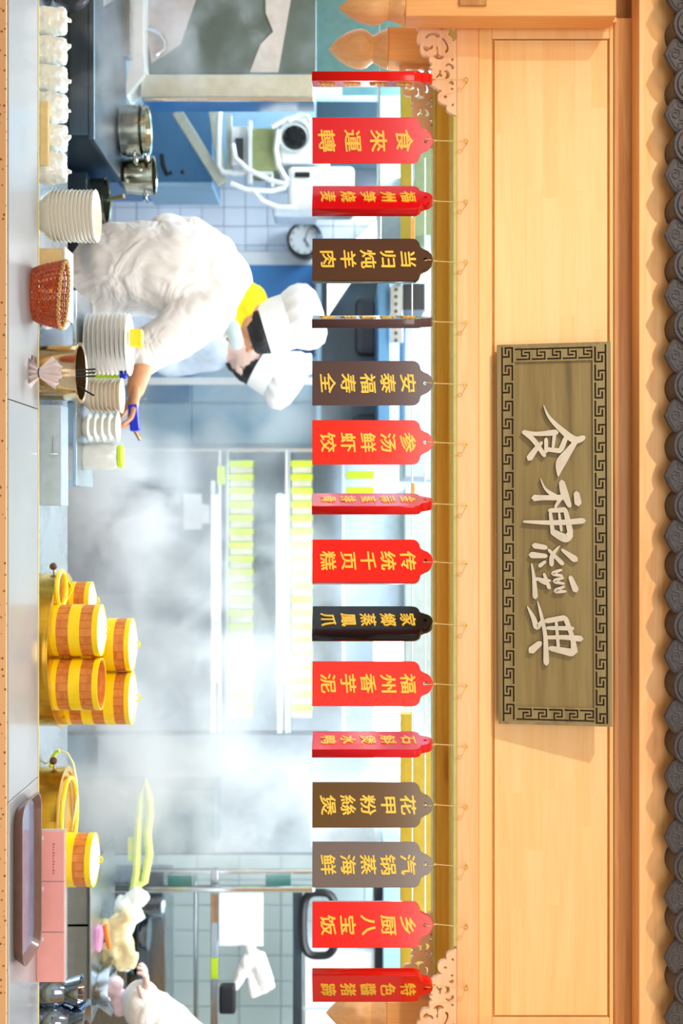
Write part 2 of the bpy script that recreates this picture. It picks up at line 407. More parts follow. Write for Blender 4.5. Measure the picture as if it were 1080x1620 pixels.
# openwork scroll brackets: outline with holes, filled and extruded
OUT = [(374,226),(560,224),(776,226),(776,700),(771,1150),(742,1135),(712,1118),(676,1098),(668,1062),(680,1040),(640,1032),(600,1014),(584,975),(594,925),(632,896),(602,890),(566,872),(530,850),(508,822),(534,790),(512,742),(520,700),(544,690),(498,668),(524,652),(532,636),(500,610),(508,560),(476,552),(436,548),(412,515),(410,470),(416,436),(384,420),(378,370),(392,330),(404,306),(376,280)]
HOLES = [
 [(442,266),(560,262),(642,270),(640,298),(560,282),(442,278)],
 [(680,272),(736,268),(736,414),(716,376),(682,344),(694,310)],
 [(470,352),(520,328),(592,338),(602,366),(584,380),(540,356),(500,364),(462,388)],
 [(622,380),(640,384),(672,430),(690,480),(680,520),(656,528),(652,508),(666,488),(650,430)],
 [(440,462),(500,470),(530,448),(528,490),(494,500),(478,514),(446,498)],
 [(564,470),(576,462),(586,500),(590,540),(606,552),(640,560),(634,582),(590,594),(552,578),(536,552),(560,548),(574,520)],
 [(728,576),(736,604),(714,606)],
 [(660,664),(684,632),(710,640),(736,656),(734,690),(718,688),(706,660),(680,656)],
 [(600,694),(612,700),(614,730),(626,760),(610,768),(596,760),(570,780),(568,756),(590,734)],
 [(642,708),(668,700),(696,724),(700,756),(684,780),(660,786),(650,770),(664,750),(660,726)],
 [(690,824),(720,802),(734,812),(734,846),(708,838)],
 [(706,880),(734,876),(732,896)],
 [(640,956),(656,946),(674,962),(660,978),(644,974)],
 [(722,1030),(734,1024),(734,1056),(716,1050)]]
def bracket(label, X0, d, flip, sc, xe):
    # X0: pixel of the corner edge; xe: pixel x of the top edge; sc: size factor
    cu = bpy.data.curves.new('scroll', 'CURVE'); cu.dimensions = '2D'; cu.fill_mode = 'BOTH'; cu.extrude = .008; cu.bevel_depth = .0007; cu.bevel_resolution = 1
    s = S(D0)*sc/6.23
    for k, P in enumerate([OUT]+HOLES):
        sp = cu.splines.new('BEZIER' if k else 'POLY')
        if k == 0:
            # scalloped lower edge: round every span with a mid point pushed outward
            Q = []
            for i, p in enumerate(P):
                Q.append(p)
                if 4 <= i < len(P)-1:
                    q = P[i+1]; mx, my = (p[0]+q[0])/2, (p[1]+q[1])/2; dx, dy = q[0]-p[0], q[1]-p[1]; L = math.hypot(dx, dy)
                    Q.append((mx+dy/L*-.0 - abs(dy)/L*L*.12, my+abs(dx)/L*L*.12))
            P = Q
            sp.points.add(len(P)-1)
            for i, p in enumerate(P): sp.points[i].co = ((p[1]-226)*s*(-1 if flip else 1), (p[0]-776)*s, 0, 1)
        else:
            sp.bezier_points.add(len(P)-1)
            for i, p in enumerate(P):
                bp = sp.bezier_points[i]; bp.co = ((p[1]-226)*s*(-1 if flip else 1), (p[0]-776)*s, 0); bp.handle_left_type = bp.handle_right_type = 'AUTO'
        sp.use_cyclic_u = True
    tmp = bpy.data.objects.new('t', cu); COL.objects.link(tmp)
    me = bpy.data.meshes.new_from_object(tmp.evaluated_get(bpy.context.evaluated_depsgraph_get())); bpy.data.objects.remove(tmp)
    me.transform(Matrix.Rotation(math.pi/2, 4, 'X')); me.materials.clear(); me.materials.append(carved)
    o = bpy.data.objects.new('scroll_bracket', me); COL.objects.link(o); o.location = W(xe, X0, d)
    return tag(o, label, 'bracket', 'carved corner brackets')
bracket('large openwork scroll bracket below the front post', 37, D0+.012, False, 1, 723)
bracket('large openwork scroll bracket behind the last red plaque', 1647, D0+.012, True, 1, 723)
bracket('shaded inner scroll bracket behind the second plaque', 105, 3.83, False, .98, 690)
bracket('shaded inner scroll bracket behind the red plaque reading 乡厨八宝饭', 1572, 3.83, True, .98, 690)

# ---------------- eave tiles ----------------
eave = thing('tiled_eave', 'row of dark grey clay eave tiles with pointed drip tiles', None, (0,3.35,2.75), kind='structure')
dT = 3.345; sT = S(dT); pitch = 95.4
def drip_mesh():
    m = MB(); pts = []
    hw = 47; out = [(-35,60),(-35,40),(-33,28),(-30,20),(-25,13),(-19,8),(-12,4),(-5,1),(0,-2),(5,1),(12,4),(19,8),(25,13),(30,20),(33,28),(35,40),(35,60)]
    P = [Vector((a*sT, 0, (b)*sT)) for a, b in out]; m.prism(P, (0,1,0), .018); return m
drip = None; roundt = None
for k in range(-2, 18):
    yc = 85+pitch*k
    loc = W(1052, yc, dT)
    if drip is None:
        m = drip_mesh(); drip = obj('drip_tile', MB().add([v+origin_of(eave) for v in m.v], m.f), clay, eave, bevel=.004)
        # raised swirl relief
        r = MB()
        for a in range(4):
            cx, cz = [(-18,26),(18,26),(0,16),(0,38)][a]
            pts = [Vector(((cx+ (3+t*.9)*math.cos(t*1.1+a))*sT, -.001, (cz+(3+t*.9)*math.sin(t*1.1+a))*sT)) for t in range(9)]
            r.tube(pts, .0021, 6)
        bord = [Vector((a*.86*sT, -.001, (b*.86+5)*sT)) for a, b in [(-34,34),(-31,22),(-22,11),(-10,4),(0,0),(10,4),(22,11),(31,22),(34,34)]]
        r.tube(bord, .0018, 6)
        ro = obj('relief', MB().add([v+origin_of(eave) for v in r.v], r.f), clay_light, eave); ro.parent = drip
        o = drip
        m = MB().lathe([(.001,0),(24*sT,0),(26*sT,.004),(30*sT,.004),(32*sT,.008),(32*sT,.25)], (0,0,0), 28, axis=(0,1,0))
        roundt = obj('round_tile', MB().add([v+origin_of(eave) for v in m.v], m.f), clay, eave)
        m = MB(); m.lathe([(.001,-.004),(5*sT,-.003),(6*sT,.002)], (0,0,0), 12, axis=(0,1,0))
        for a in range(8):
            an = a*math.pi/4; m.tube([(8*sT*math.cos(an), 0, 8*sT*math.sin(an)), (19*sT*math.cos(an+.25), -.001, 19*sT*math.sin(an+.25))], [.002,.004], 6)
        ro = obj('relief', MB().add([v+origin_of(eave) for v in m.v], m.f), clay_light, eave); ro.parent = roundt
        q = roundt
    else:
        o = drip.copy(); COL.objects.link(o); c = drip.children[0].copy(); COL.objects.link(c); c.parent = o
        q = roundt.copy(); COL.objects.link(q); c = roundt.children[0].copy(); COL.objects.link(c); c.parent = q
    o.location = loc-origin_of(eave)
    q.location = W(1097, yc+pitch/2, dT-.014)-origin_of(eave)
obj('tile_bed', MB().box((-2.2,3.37,W(1078,0,3.345).z), (2.2,3.9,W(1078,0,3.345).z+.12)), clay, eave)

# ---------------- the carved sign ----------------
# the board leans out at its top; built flat in local coordinates (u along, w up, n toward the viewer)
SL = 598*S(3.50); SH = 176*S(3.50); sx = S(3.50)
sign = thing('carved_sign', 'long carved brown wooden signboard reading 食神經典 with key-pattern border', 'sign', W(788, 845, 3.515))
def L(u, wv, n): return Vector((u*sx, -n, wv*sx))+origin_of(sign)
def lbox(u0,u1,w0,w1,n0,n1): return MB().box(L(u0,w0,n0), L(u1,w1,n1))
HU = 299; HW = 176
obj('board', lbox(-HU,HU,0,HW,0,.016), sign_wood, sign, bevel=.002)
for (a,b,c,d_) in ((-HU,HU,0,4),(-HU,HU,HW-4,HW),(-HU,-HU+4,4,HW-4),(HU-4,HU,4,HW-4)):
    obj('border_edge', lbox(a,b,c,d_,.016,.0225), key_wood, sign)
# key-pattern border as raised cells around recessed grooves
def pattern(t, u):   # True = groove; period 10 along, 9 across
    t %= 10
    if u == 1 and 1 <= t <= 9: return True
    if t == 9 and 1 <= u <= 5: return True
    if u == 5 and 6 <= t <= 9: return True
    if u == 7 and (t >= 5 or t <= 3): return True
    if t == 4 and 3 <= u <= 7: return True
    if u == 7 and t == 3: return True
    if u == 3 and 4 <= t <= 7: return True
    return False
def key_strip(length, wid, place, nper):
    m = MB(); N = nper*10; cl = length/N; cw = wid/9
    for u in range(9):
        t = 0
        while t < N:
            if pattern(t, u): t += 1; continue
            e = t
            while e < N and not pattern(e, u): e += 1
            place(m, t*cl, e*cl, u*cw, (u+1)*cw); t = e
    return m
BW = 24
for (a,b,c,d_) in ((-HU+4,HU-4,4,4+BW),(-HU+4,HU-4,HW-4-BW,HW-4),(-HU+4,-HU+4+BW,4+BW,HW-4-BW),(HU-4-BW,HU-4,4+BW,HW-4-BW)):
    obj('groove_floor', lbox(a,b,c,d_,.0155,.0163), groove_m, sign)  # groove shade painted as a dark floor
obj('key_border', key_strip(2*HU-8, BW, lambda m,a,b,c,e: m.box(L(-HU+4+a,HW-4-BW+c,.016), L(-HU+4+b,HW-4-BW+e,.0225)), 21), key_wood, sign)
obj('key_border', key_strip(2*HU-8, BW, lambda m,a,b,c,e: m.box(L(HU-4-a,4+BW-c,.016), L(HU-4-b,4+BW-e,.0225)), 21), key_wood, sign)
obj('key_border', key_strip(HW-8-2*BW, BW, lambda m,a,b,c,e: m.box(L(-HU+4+BW-c,4+BW+a,.016), L(-HU+4+BW-e,4+BW+b,.0222)), 5), key_wood, sign)
obj('key_border', key_strip(HW-8-2*BW, BW, lambda m,a,b,c,e: m.box(L(HU-4-BW+c,4+BW+a,.016), L(HU-4-BW+e,4+BW+b,.0222)), 5), key_wood, sign)
# brush-stroke characters
CH = {
'shi': (520, [[(340,415,5),(368,478,14),(430,545,26),(500,600,34),(550,588,24)],[(512,602,20),(470,660,34),(428,722,46),(414,792,6)],
  [(408,560,30),(300,566,20),(232,556,24)],[(455,588,22),(428,655,26)],[(430,658,24),(352,648,20)],[(396,575,18),(388,640,14)],[(352,592,18),(352,664,18)],
  [(236,556,20),(288,600,24),(345,684,20)],[(330,612,16),(300,645,24),(262,698,32)]]),
'shen': (520, [[(508,878,26),(518,940,34)],[(432,818,26),(446,880,36),(474,952,20)],[(322,802,4),(348,858,12),(404,902,26)],[(438,904,28),(340,904,24),(284,905,32)],
  [(428,905,20),(398,955,14)],[(452,968,26),(366,972,20)],[(452,972,22),(478,1096,28)],[(372,980,16),(384,1080,20)],[(380,1082,28),(450,1118,40),(478,1092,30)],
  [(418,985,12),(430,1080,14)],[(548,1026,28),(400,1036,24),(232,1030,12)]]),
'jing': (840, [[(352,88,22),(284,76,28)],[(352,132,20),(268,126,32)],[(346,160,14),(314,186,20)],[(420,78,6),(382,130,22),(378,182,20)],[(362,98,14),(436,174,22)],
  [(432,98,14),(504,152,34)],[(474,240,20),(504,314,32)],[(430,204,12),(384,224,18),(434,236,12)],[(440,246,12),(392,264,18),(444,278,12)],[(444,292,12),(398,316,20),(452,318,12)],
  [(338,225,14),(366,302,20)],[(372,262,12),(292,252,18)],[(274,172,8),(286,250,18),(292,352,26)],[(312,262,10),(348,278,16)]]),
'dian': (840, [[(448,456,26),(344,476,24)],[(448,456,24),(484,560,22),(494,640,34)],[(490,642,38),(366,618,24)],[(532,566,30),(440,560,22),(352,562,18)],[(488,512,22),(352,512,18)],
  [(400,470,14),(412,622,16)],[(304,372,6),(324,450,16),(344,560,20),(348,702,28)],[(250,398,6),(282,460,22),(300,508,26),(330,470,14)],[(318,590,26),(266,636,36)]])}
for key, (oy, strokes) in CH.items():
    m = MB()
    for si, st in enumerate(strokes):
        # smooth the spine, then a flat ribbon with chamfered top
        P = []
        for i in range(len(st)-1):
            a, b = st[i], st[i+1]; a0 = st[i-1] if i else a; b1 = st[i+2] if i+2 < len(st) else b
            for k in range(6):
                t = k/6; t2 = t*t; t3 = t2*t
                P.append(tuple(.5*((2*a[j])+(-a0[j]+b[j])*t+(2*a0[j]-5*a[j]+4*b[j]-b1[j])*t2+(-a0[j]+3*a[j]-3*b[j]+b1[j])*t3) for j in range(3)))
        P.append(st[-1]); lft = []; rgt = []
        for i, p in enumerate(P):
            q0 = P[max(0,i-1)]; q1 = P[min(len(P)-1,i+1)]; dx, dy = q1[0]-q0[0], q1[1]-q0[1]; Ln = math.hypot(dx,dy) or 1
            wd = max(2, p[2]*1.12)*.5*(1.0 if 0 < i < len(P)-1 else .8)
            lft.append((p[0]-dy/Ln*wd, p[1]+dx/Ln*wd)); rgt.append((p[0]+dy/Ln*wd, p[1]-dx/Ln*wd))
        # rounded ends
        def cap(p, q, wd):
            dx, dy = p[0]-q[0], p[1]-q[1]; Ln = math.hypot(dx,dy) or 1; return (p[0]+dx/Ln*wd*.35, p[1]+dy/Ln*wd*.35)
        loop = lft+[cap(P[-1], P[-2], P[-1][2])]+rgt[::-1]+[cap(P[0], P[1], P[0][2])]
        top = .0270+.0001*si
        def cv(p, n): return L((oy+p[1]/3.376)-845, (760+p[0]/3.375)-788, n)
        nb = len(P)
        # top as quads between left and right, sides as walls
        vs = [cv(p, top) for p in loop]+[cv(p, .016) for p in loop]; n = len(loop)
        fs = [(i, i+1, n-2-i-1, n-2-i) for i in range(nb-1)]+[(nb-1, nb, nb+1), (0, n-2, n-1)]
        fs += [(i, (i+1)%n, (i+1)%n+n, i+n) for i in range(n)]
        m.add(vs, fs)
    co = obj('character', m, letter, sign); co.data.materials.append(letter_side_shade)
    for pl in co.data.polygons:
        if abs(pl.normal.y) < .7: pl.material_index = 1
sign.rotation_euler = (math.radians(11.5), 0, 0)
sign.rotation_euler.rotate_axis('Y', math.radians(-.25))
# ---------------- hanging menu plaques ----------------
def glyph_mesh(ch, size, ext, off):
    cu = bpy.data.curves.new('g', 'FONT'); cu.body = ch; cu.size = size; cu.extrude = ext; cu.offset = off
    bold = off; cu.offset = 0
    cu.align_x = 'CENTER'; cu.align_y = 'CENTER'; cu.resolution_u = 3
    o = bpy.data.objects.new('g', cu); COL.objects.link(o)
    me = bpy.data.meshes.new_from_object(o.evaluated_get(bpy.context.evaluated_depsgraph_get())); bpy.data.objects.remove(o)
    if not me.vertices: return None
    xs = [v.co.x for v in me.vertices]; ys = [v.co.y for v in me.vertices]
    cx, cy = (min(xs)+max(xs))/2, (min(ys)+max(ys))/2
    me.transform(Matrix.Rotation(math.pi/2, 4, 'X')@Matrix.Translation((-cx,-cy,0)))
    if bold:      # thicken the strokes by melting shifted copies of the glyph into one mesh
        bm = bmesh.new()
        for kk, (dx, dz) in enumerate(((0,0),(bold,0),(-bold,0),(0,bold),(0,-bold),(bold*.7,bold*.7),(-bold*.7,-bold*.7),(bold*.7,-bold*.7),(-bold*.7,bold*.7))):
            tmp = me.copy(); tmp.transform(Matrix.Translation((dx,kk*.00006,dz))); bm.from_mesh(tmp); bpy.data.meshes.remove(tmp)
        bm.to_mesh(me); bm.free()
    # the lettering is a slightly slanted brush hand: shear up to the right
    me.transform(Matrix(((1,0,0,0),(0,1,0,0),(.10,0,1,0),(0,0,0,1))))
    me.materials.clear(); me.materials.append(gold); return me
dP = 3.46; sP = S(dP)
RED, RED2, BRN = C(226,26,14), C(206,14,24), C(74,44,30)
PL = [ # pixel y centre, angle of face to the line of sight (+: right-hand edge shows), colour with its gloss reflection mixed in, text, label, size
 (125.5, -82, C(240,16,6), '食神經典', 'red plaque seen edge-on, nearest the carved bud', 1),
 (222.5, -2, C(236,22,36), '食來運轉', 'glossy red plaque reading 食來運轉', 1.3),
 (318, 60, C(216,4,16), '福州笋烧麦', 'crimson turned plaque reading 福州笋烧麦', 1),
 (413, 22, C(82,50,28), '当归炖羊肉', 'dark brown plaque reading 当归炖羊肉', 1.12),
 (509, 85, C(92,70,72), '参汤燉羊肉', 'grey-brown plaque seen edge-on with cord', 1),
 (606.5, 2, C(86,62,60), '安泰福寿全', 'mauve-brown plaque reading 安泰福寿全', 1.12),
 (700, 1, C(250,36,8), '参汤鲜虾饺', 'orange-red plaque reading 参汤鲜虾饺', 1.12),
 (797, 73, C(230,20,16), '金蒜蒸排骨', 'narrowly turned red plaque reading 金蒜蒸排骨', 1),
 (889, 15, C(246,28,12), '传统千页糕', 'bright red plaque reading 传统千页糕', 1.12),
 (986.5, 50, C(16,12,8), '家鄉蒸鳳爪', 'black turned plaque reading 家鄉蒸鳳爪', 1),
 (1082, 6, C(248,54,44), '福州香芋泥', 'coral red plaque reading 福州香芋泥', 1.12),
 (1177.5, 66, C(232,26,40), '石斛煲水鸭', 'magenta-sheened turned plaque reading 石斛煲水鸭', 1),
 (1273, -4, C(104,74,32), '花甲粉絲煲', 'bronze-brown plaque reading 花甲粉絲煲', 1.16),
 (1367.5, -2, C(120,106,102), '汽锅蒸海鲜', 'taupe grey plaque reading 汽锅蒸海鲜', 1.12),
 (1462, -10, C(244,28,18), '乡厨八宝饭', 'red plaque reading 乡厨八宝饭', 1.16),
 (1558.5, -56, C(226,24,6), '特色醬猪蹄', 'last red turned plaque reading 特色醬猪蹄', 1)]
def plaque_outline():
    P = [(-35,0),(-35,158)]
    for i in range(1,7): a = math.pi-i*math.pi/2/6; P.append((-23+12*math.cos(a)*1.0, 158+12*math.sin(a)))
    P += [(-20,171.5)]
    for i in range(0,13): a = math.pi*(.93-.86*i/12); P.append((17.5*math.cos(a), 172.5+17.5*math.sin(a)))
    P += [(20,171.5)]
    for i in range(0,6): a = math.pi/2-i*math.pi/2/6; P.append((23+12*math.cos(a), 158+12*math.sin(a)))
    P += [(35,158),(35,0)]
    return P
POUT = plaque_outline(); TH = 14*sP
def plaque_mesh(mat):
    cu = bpy.data.curves.new('p', 'CURVE'); cu.dimensions = '2D'; cu.fill_mode = 'BOTH'; cu.extrude = TH/2-.0009; cu.bevel_depth = .0009; cu.bevel_resolution = 1; cu.offset = -.0009
    for P in (POUT, [(3*math.cos(-a*math.pi/6), 178+3*math.sin(-a*math.pi/6)) for a in range(12)]):
        sp = cu.splines.new('POLY'); sp.points.add(len(P)-1); sp.use_cyclic_u = True
        for i, p in enumerate(P): sp.points[i].co = (p[0]*sP, (p[1]-189)*sP, 0, 1)
    o = bpy.data.objects.new('p', cu); COL.objects.link(o)
    me = bpy.data.meshes.new_from_object(o.evaluated_get(bpy.context.evaluated_depsgraph_get())); bpy.data.objects.remove(o)
    me.transform(Matrix.Rotation(math.pi/2, 4, 'X')); me.materials.clear(); me.materials.append(mat); return me
for i, (yc, ang, col, txt, label, gs) in enumerate(PL):
    base_pt = W(683, yc, dP)
    t = thing('menu_plaque', label+', hung on twine', 'menu plaque', base_pt, 'hanging menu plaques')
    b = bpy.data.objects.new('board', plaque_mesh(lacquer('lacquer_%d' % i, col))); COL.objects.link(b); b.parent = t
    n = len(txt); span = 126 if n == 5 else 122
    for k, ch in enumerate(txt):
        zc = (-36 - span*(k/(n-1)))*1.0 - (8 if n == 4 else 2)
        me = glyph_mesh(ch, 28*sP*(1.1 if n == 4 else 1), .0020, .00085)
        if me is None: continue
        g = bpy.data.objects.new('character', me); COL.objects.link(g); g.parent = t
        if k: pass
        g.scale = (1.15, 1, .92); g.location = (0, -TH/2-.0008, zc*sP)
    phi = math.atan2(yc-810, F)
    t.rotation_euler = (0, 0, math.radians(-ang)*1.0 - phi)
    # cord: world axes, from the hole up to the brass hook on the lintel
    top = W(736, yc+3, 3.505); hole = base_pt+Vector((0,-TH/2-.002,-11*sP)); hb = base_pt+Vector((0,TH/2+.002,-11*sP))
    knot = base_pt+Vector((0,0,5*sP))
    c = MB().tube([hole, base_pt+Vector((0,-TH/2-.003,-3*sP)), knot, base_pt+Vector((0,TH/2+.003,-3*sP)), hb, hole+Vector((.001,0,0))], .0012, 6)
    sway = random.uniform(-2,2)*sP
    c.tube([knot, knot.lerp(top, .5)+Vector((sway*.3,-.004,0)), top+Vector((0,-.013,0))], .0013, 6)
    c.ball(knot, .0035, 8); c.tube([knot, knot+Vector((.006,-.003,-.008))], .0008, 5)
    inv = t.rotation_euler.to_matrix().inverted(); c.v = [base_pt+inv@(v-base_pt) for v in c.v]
    obj('cord', c, cord_m, t)
    h = MB(); h.tube([top+Vector((0,-.013+.006*math.cos(a*math.pi/4)*0,0))+Vector((.0055*math.cos(a*math.pi/4), -.0, .0055*math.sin(a*math.pi/4))) for a in range(8)], .0016, 6, closed=True)
    h.tube([top+Vector((0,-.013,.0045)), top+Vector((0,.020,.0045))], .0015, 6)
    obj('screw_eye', h, gold_b, front)
# thin curtain rods and glass edge behind the plaques
tag(obj('curtain_wire', MB().tube([W(651.5, y, 4.3) for y in (225, 700, 1200, 1640)], .0022, 8), whitep), 'thin pale curtain wire running behind the plaques', 'wire')
tag(obj('curtain_wire', MB().tube([W(672, y, 4.3) for y in (250, 700, 1200, 1560)], .0022, 8), whitep), 'second thin wire just above the curtain wire', 'wire')
tag(obj('wire_peg', MB().pbox(650, 656, 344, 378, 4.25, .02), pine_up, bevel=.001), 'wooden peg on the wire behind the crimson plaque', 'peg')
tag(obj('wire_peg', MB().pbox(650, 656, 764, 786, 4.25, .02), pine_up, bevel=.001), 'wooden peg on the wire above the orange-red plaque', 'peg')
tag(obj('glass_shelf', MB().box(W(599,-60,4.2), W(601.5,375,4.2)+Vector((0,.25,0))), M('glass_edge', C(170,215,215), .2)), 'thin glass shelf edge behind the first plaques', 'shelf')

# ---------------- counters ----------------
led = ZC-480*3.8/F
tag(obj('serving_counter', MB().box((-2.3,3.49,0), (2.4,3.8,led-.035)), granite), kind='structure')
o = thing('counter_top', 'long white steel counter top in front of the hatch', 'counter', (0,3.6,led))
for (a, b) in ((-60, 642), (643.2, 1240), (1241.2, 1700)):
    obj('top_sheet', MB().box((W(0,a,3.7).x, 3.468, led-.03), (W(0,b,3.7).x, 3.8, led)), white_steel, o, bevel=.002)
obj('front_edge', MB().box((-2.3,3.455,led-.15), (2.4,3.468,led-.004)), granite, o, bevel=.002)
obj('back_edge', MB().box((-2.3,3.8,led-.03), (2.4,3.806,led+.002)), M('gold_edge', C(225,212,160), .35), o)
svc = .86
tag(obj('service_counter', MB().box((-2.4,3.81,0), (2.4,4.45,svc)), ss), 'lower stainless service counter behind the counter top', 'counter')

# clock-like helpers for round ware
def bowl(name, c, r, h, mat, parent=None, label=None, cat=None, group=None, th=.003):
    P = [(.001,0),(r*.45,0),(r*.5,.006),(r*.8,h*.45),(r*.95,h*.85),(r,h),(r*.985,h+.001),(r*.93,h*.85),(r*.78,h*.45+.003),(r*.45,.009),(.001,.008)]
    o = obj(name, MB().lathe(P, c, 36), mat, parent, origin=c)
    if label: tag(o, label, cat, group)
    return o
ORD = ['lowest','second','third','fourth','fifth','sixth','seventh','eighth','ninth','tenth','eleventh','twelfth']
# stack of white bowls
c0 = W(70, 342, 3.95); c0.z = svc+.012
tag(obj('cream_dish', MB().lathe([(.001,0),(.04,0),(.062,.010),(.06,.012),(.001,.010)], (c0.x, c0.y, svc), 24), tan), 'small cream dish under the bowl stack', 'dish')
n = 12
proto = None; ztop = W(153, 342, 3.95).z
for k in range(n):
    z = svc+.013 + k*(ztop-svc-.013-.052)/(n-1)
    lab = 'white china bowl, %s from the bottom of the stack beside the wicker basket' % ORD[k]
    if k == 0: lab = 'white china bowl at the bottom of the stack beside the wicker basket'
    if k == n-1: lab = 'white china bowl on top of the stack beside the wicker basket'
    if proto is None: proto = bowl('bowl', (c0.x, c0.y, z), 41.5*S(3.95), .052, china, None, lab, 'bowl', 'stacked white bowls')
    else:
        o = proto.copy(); COL.objects.link(o); o.location = (c0.x+random.uniform(-.001,.001), c0.y, z); o['label'] = lab

# bags of plastic containers
bi = 0
for row, (x0, hgt) in enumerate(((63, 40),)):
    for k, (ya, yb) in enumerate(((12,58),(58,104),(104,146),(146,196),(196,240),(240,292))):
        d = 3.93; yc = (ya+yb)/2; m = MB(); r = (yb-ya)/2*S(d)
        cx = W(60, yc, d).x
        for j in range(5):
            zz = svc+.018+j*.019; m.cone((cx-r*.62, d+random.uniform(-.01,.01), zz), .015, (cx+r*.62, d+random.uniform(-.01,.01), zz), .015)
        m.ball((cx, d, svc+.055), r*1.08, 12, (1, .9, .95)); m.cone((cx-r*.5, d-.02, svc+.03), .018, (cx-r*.5, d-.02, svc+.095), .012); m.cone((cx+r*.45, d-.02, svc+.03), .018, (cx+r*.45, d-.02, svc+.09), .014)
        m.cone((cx+random.uniform(-.01,.01), d, svc+.1), .008, (cx+random.uniform(-.02,.02), d, svc+.118), .006)
        o = blob('takeaway_bag', m, plastic_bag, None, .004, 3, .004, .02, origin=(cx, d, svc))
        tag(o, ['knotted clear bag of white bowls nearest the hood corner','second knotted clear bag of white bowls from the hood corner','third knotted clear bag of white bowls from the hood corner','fourth knotted clear bag of white bowls from the hood corner','fifth knotted clear bag of white bowls, next but one to the bowl stack','knotted clear bag of white bowls touching the stack of china bowls'][k], 'bag', 'bagged white containers')
tag(obj('cream_box', MB().pbox(63, 76, 160, 262, 3.875, .02), tan, bevel=.002), 'flat cream card box in front of the clear bags', 'box')

# cream boxes, crumpled paper, wicker basket
o = thing('cream_tub', 'square cream food tub behind the wicker basket', 'tub', (W(0,430,3.97).x, 3.97, svc))
a = W(72, 390, 3.9); b = W(100, 500, 3.9)
obj('body', MB().box((a.x, 3.92, svc+.012), (b.x, 4.03, b.z-.004)), tan, o, bevel=.006); obj('lid', MB().box((a.x-.004, 3.915, b.z-.004), (b.x+.004, 4.035, b.z+.003)), china, o, bevel=.002)
obj('foot', MB().box((a.x+.01, 3.93, svc), (b.x-.01, 4.02, svc+.012)), dark, o)
m = MB()
for k in range(9):
    p = W(random.uniform(92,106), 440+k*9, 4.07+random.uniform(-.01,.01)); m.ball(p, .019+.006*random.random(), 10, (1,.8,1))
m.box(W(66,438,4.06), W(94,518,4.06)+Vector((0,.03,0)))
o = blob('crumpled_bag', m, plastic_bag, None, .004, 3, .007, .025); o.location.z += 0; tag(o, 'crumpled white plastic bag behind the wicker basket', 'bag')
m = MB()
for k in range(4): m.ball(W(100+k*3, 505+k*3, 4.0), .014, 10)
# basket
bc = W(50, 466, 3.74); bc.z = led; r0, r1, bh = 40*S(3.74), 53*S(3.74), 46*S(3.74)
bask = thing('wicker_basket', 'oval reddish-brown wicker basket on the counter top', 'basket', bc)
def bpt(t, an, rr=0): t = max(0, t); r = r0+(r1-r0)*t**.7+rr; return bc+Vector((r*math.cos(an), r*.62*math.sin(an), .004+bh*t*(1+.10*math.cos(an)*-1)))
m = MB(); ns = 30
for k in range(15):
    t = k/15; m.tube([bpt(t+.02*math.sin(a*7), 2*math.pi*a/60, .0028*(1 if (a+k)%2 else -1)) for a in range(60)], .0022, 5, closed=True)
obj('weave', m, wicker, bask)
m = MB()
for k in range(ns): m.tube([bpt(t/5, 2*math.pi*k/ns) for t in range(6)], .0018, 5)
obj('stakes', m, wicker, bask)
m = MB()
for ph in (0, math.pi): m.tube([bpt(1.0, 2*math.pi*a/120, 0)+Vector((0,0,.0035*math.sin(a*math.pi/3+ph)))+Vector((math.cos(2*math.pi*a/120),math.sin(2*math.pi*a/120),0))*.0035*math.cos(a*math.pi/3+ph) for a in range(120)], .0028, 5, closed=True)
obj('rim', m, wicker_l, bask)
obj('basket_bottom', MB().lathe([(.001,0),(r0,0),(r0,.006),(.001,.006)], bc, 24, mod=lambda an,h: 1/math.sqrt(math.cos(an)**2+(math.sin(an)/.62)**2)), wicker, bask)
obj('strap_tag', MB().pbox(78, 83, 457, 463, 3.74-r1*.62-.004, .003), orange, bask)

# steel pot with forks and the napkin bundle in front
pc = Vector((W(0, 590, 3.93).x, 3.93, svc)); pr = 44*S(3.93); ph_ = W(128, 590, 3.93).z-svc
pot = thing('steel_pot', 'shiny steel cutlery pot behind the knotted napkins', 'pot', pc)
obj('body', MB().lathe([(.001,0),(pr*.96,0),(pr,.006),(pr,ph_-.004),(pr*1.09,ph_-.002),(pr*1.09,ph_+.002),(pr*.97,ph_),(pr*.96,.008),(.001,.008)], pc, 48), steel('warm_steel', C(226,200,160), .16), pot)
for k in range(3):
    a = W(118, 586+k*5, 3.90); b = W(151, 584+k*5.5, 3.92)
    o = MB().tube([a-Vector((0,0,.10)), a], .0012, 6); t = thing('fork', '%s black-handled fork standing in the steel pot' % ['upper','middle','lower'][k], 'fork', a-Vector((0,0,.1)), 'forks in the pot')
    obj('stem', o, chrome, t); obj('handle', MB().tube([a, b], .0030, 8), black, t)
t = thing('spoon', 'black-handled spoon leaning across the pot rim', 'spoon', W(120, 612, 3.93)-Vector((0,0,.09)))
obj('stem', MB().tube([W(120,610,3.93)-Vector((0,0,.09)), W(124,612,3.93)], .0012, 6), chrome, t); obj('handle', MB().tube([W(124,612,3.93), W(149,626,3.93)], .003, 8), black, t)
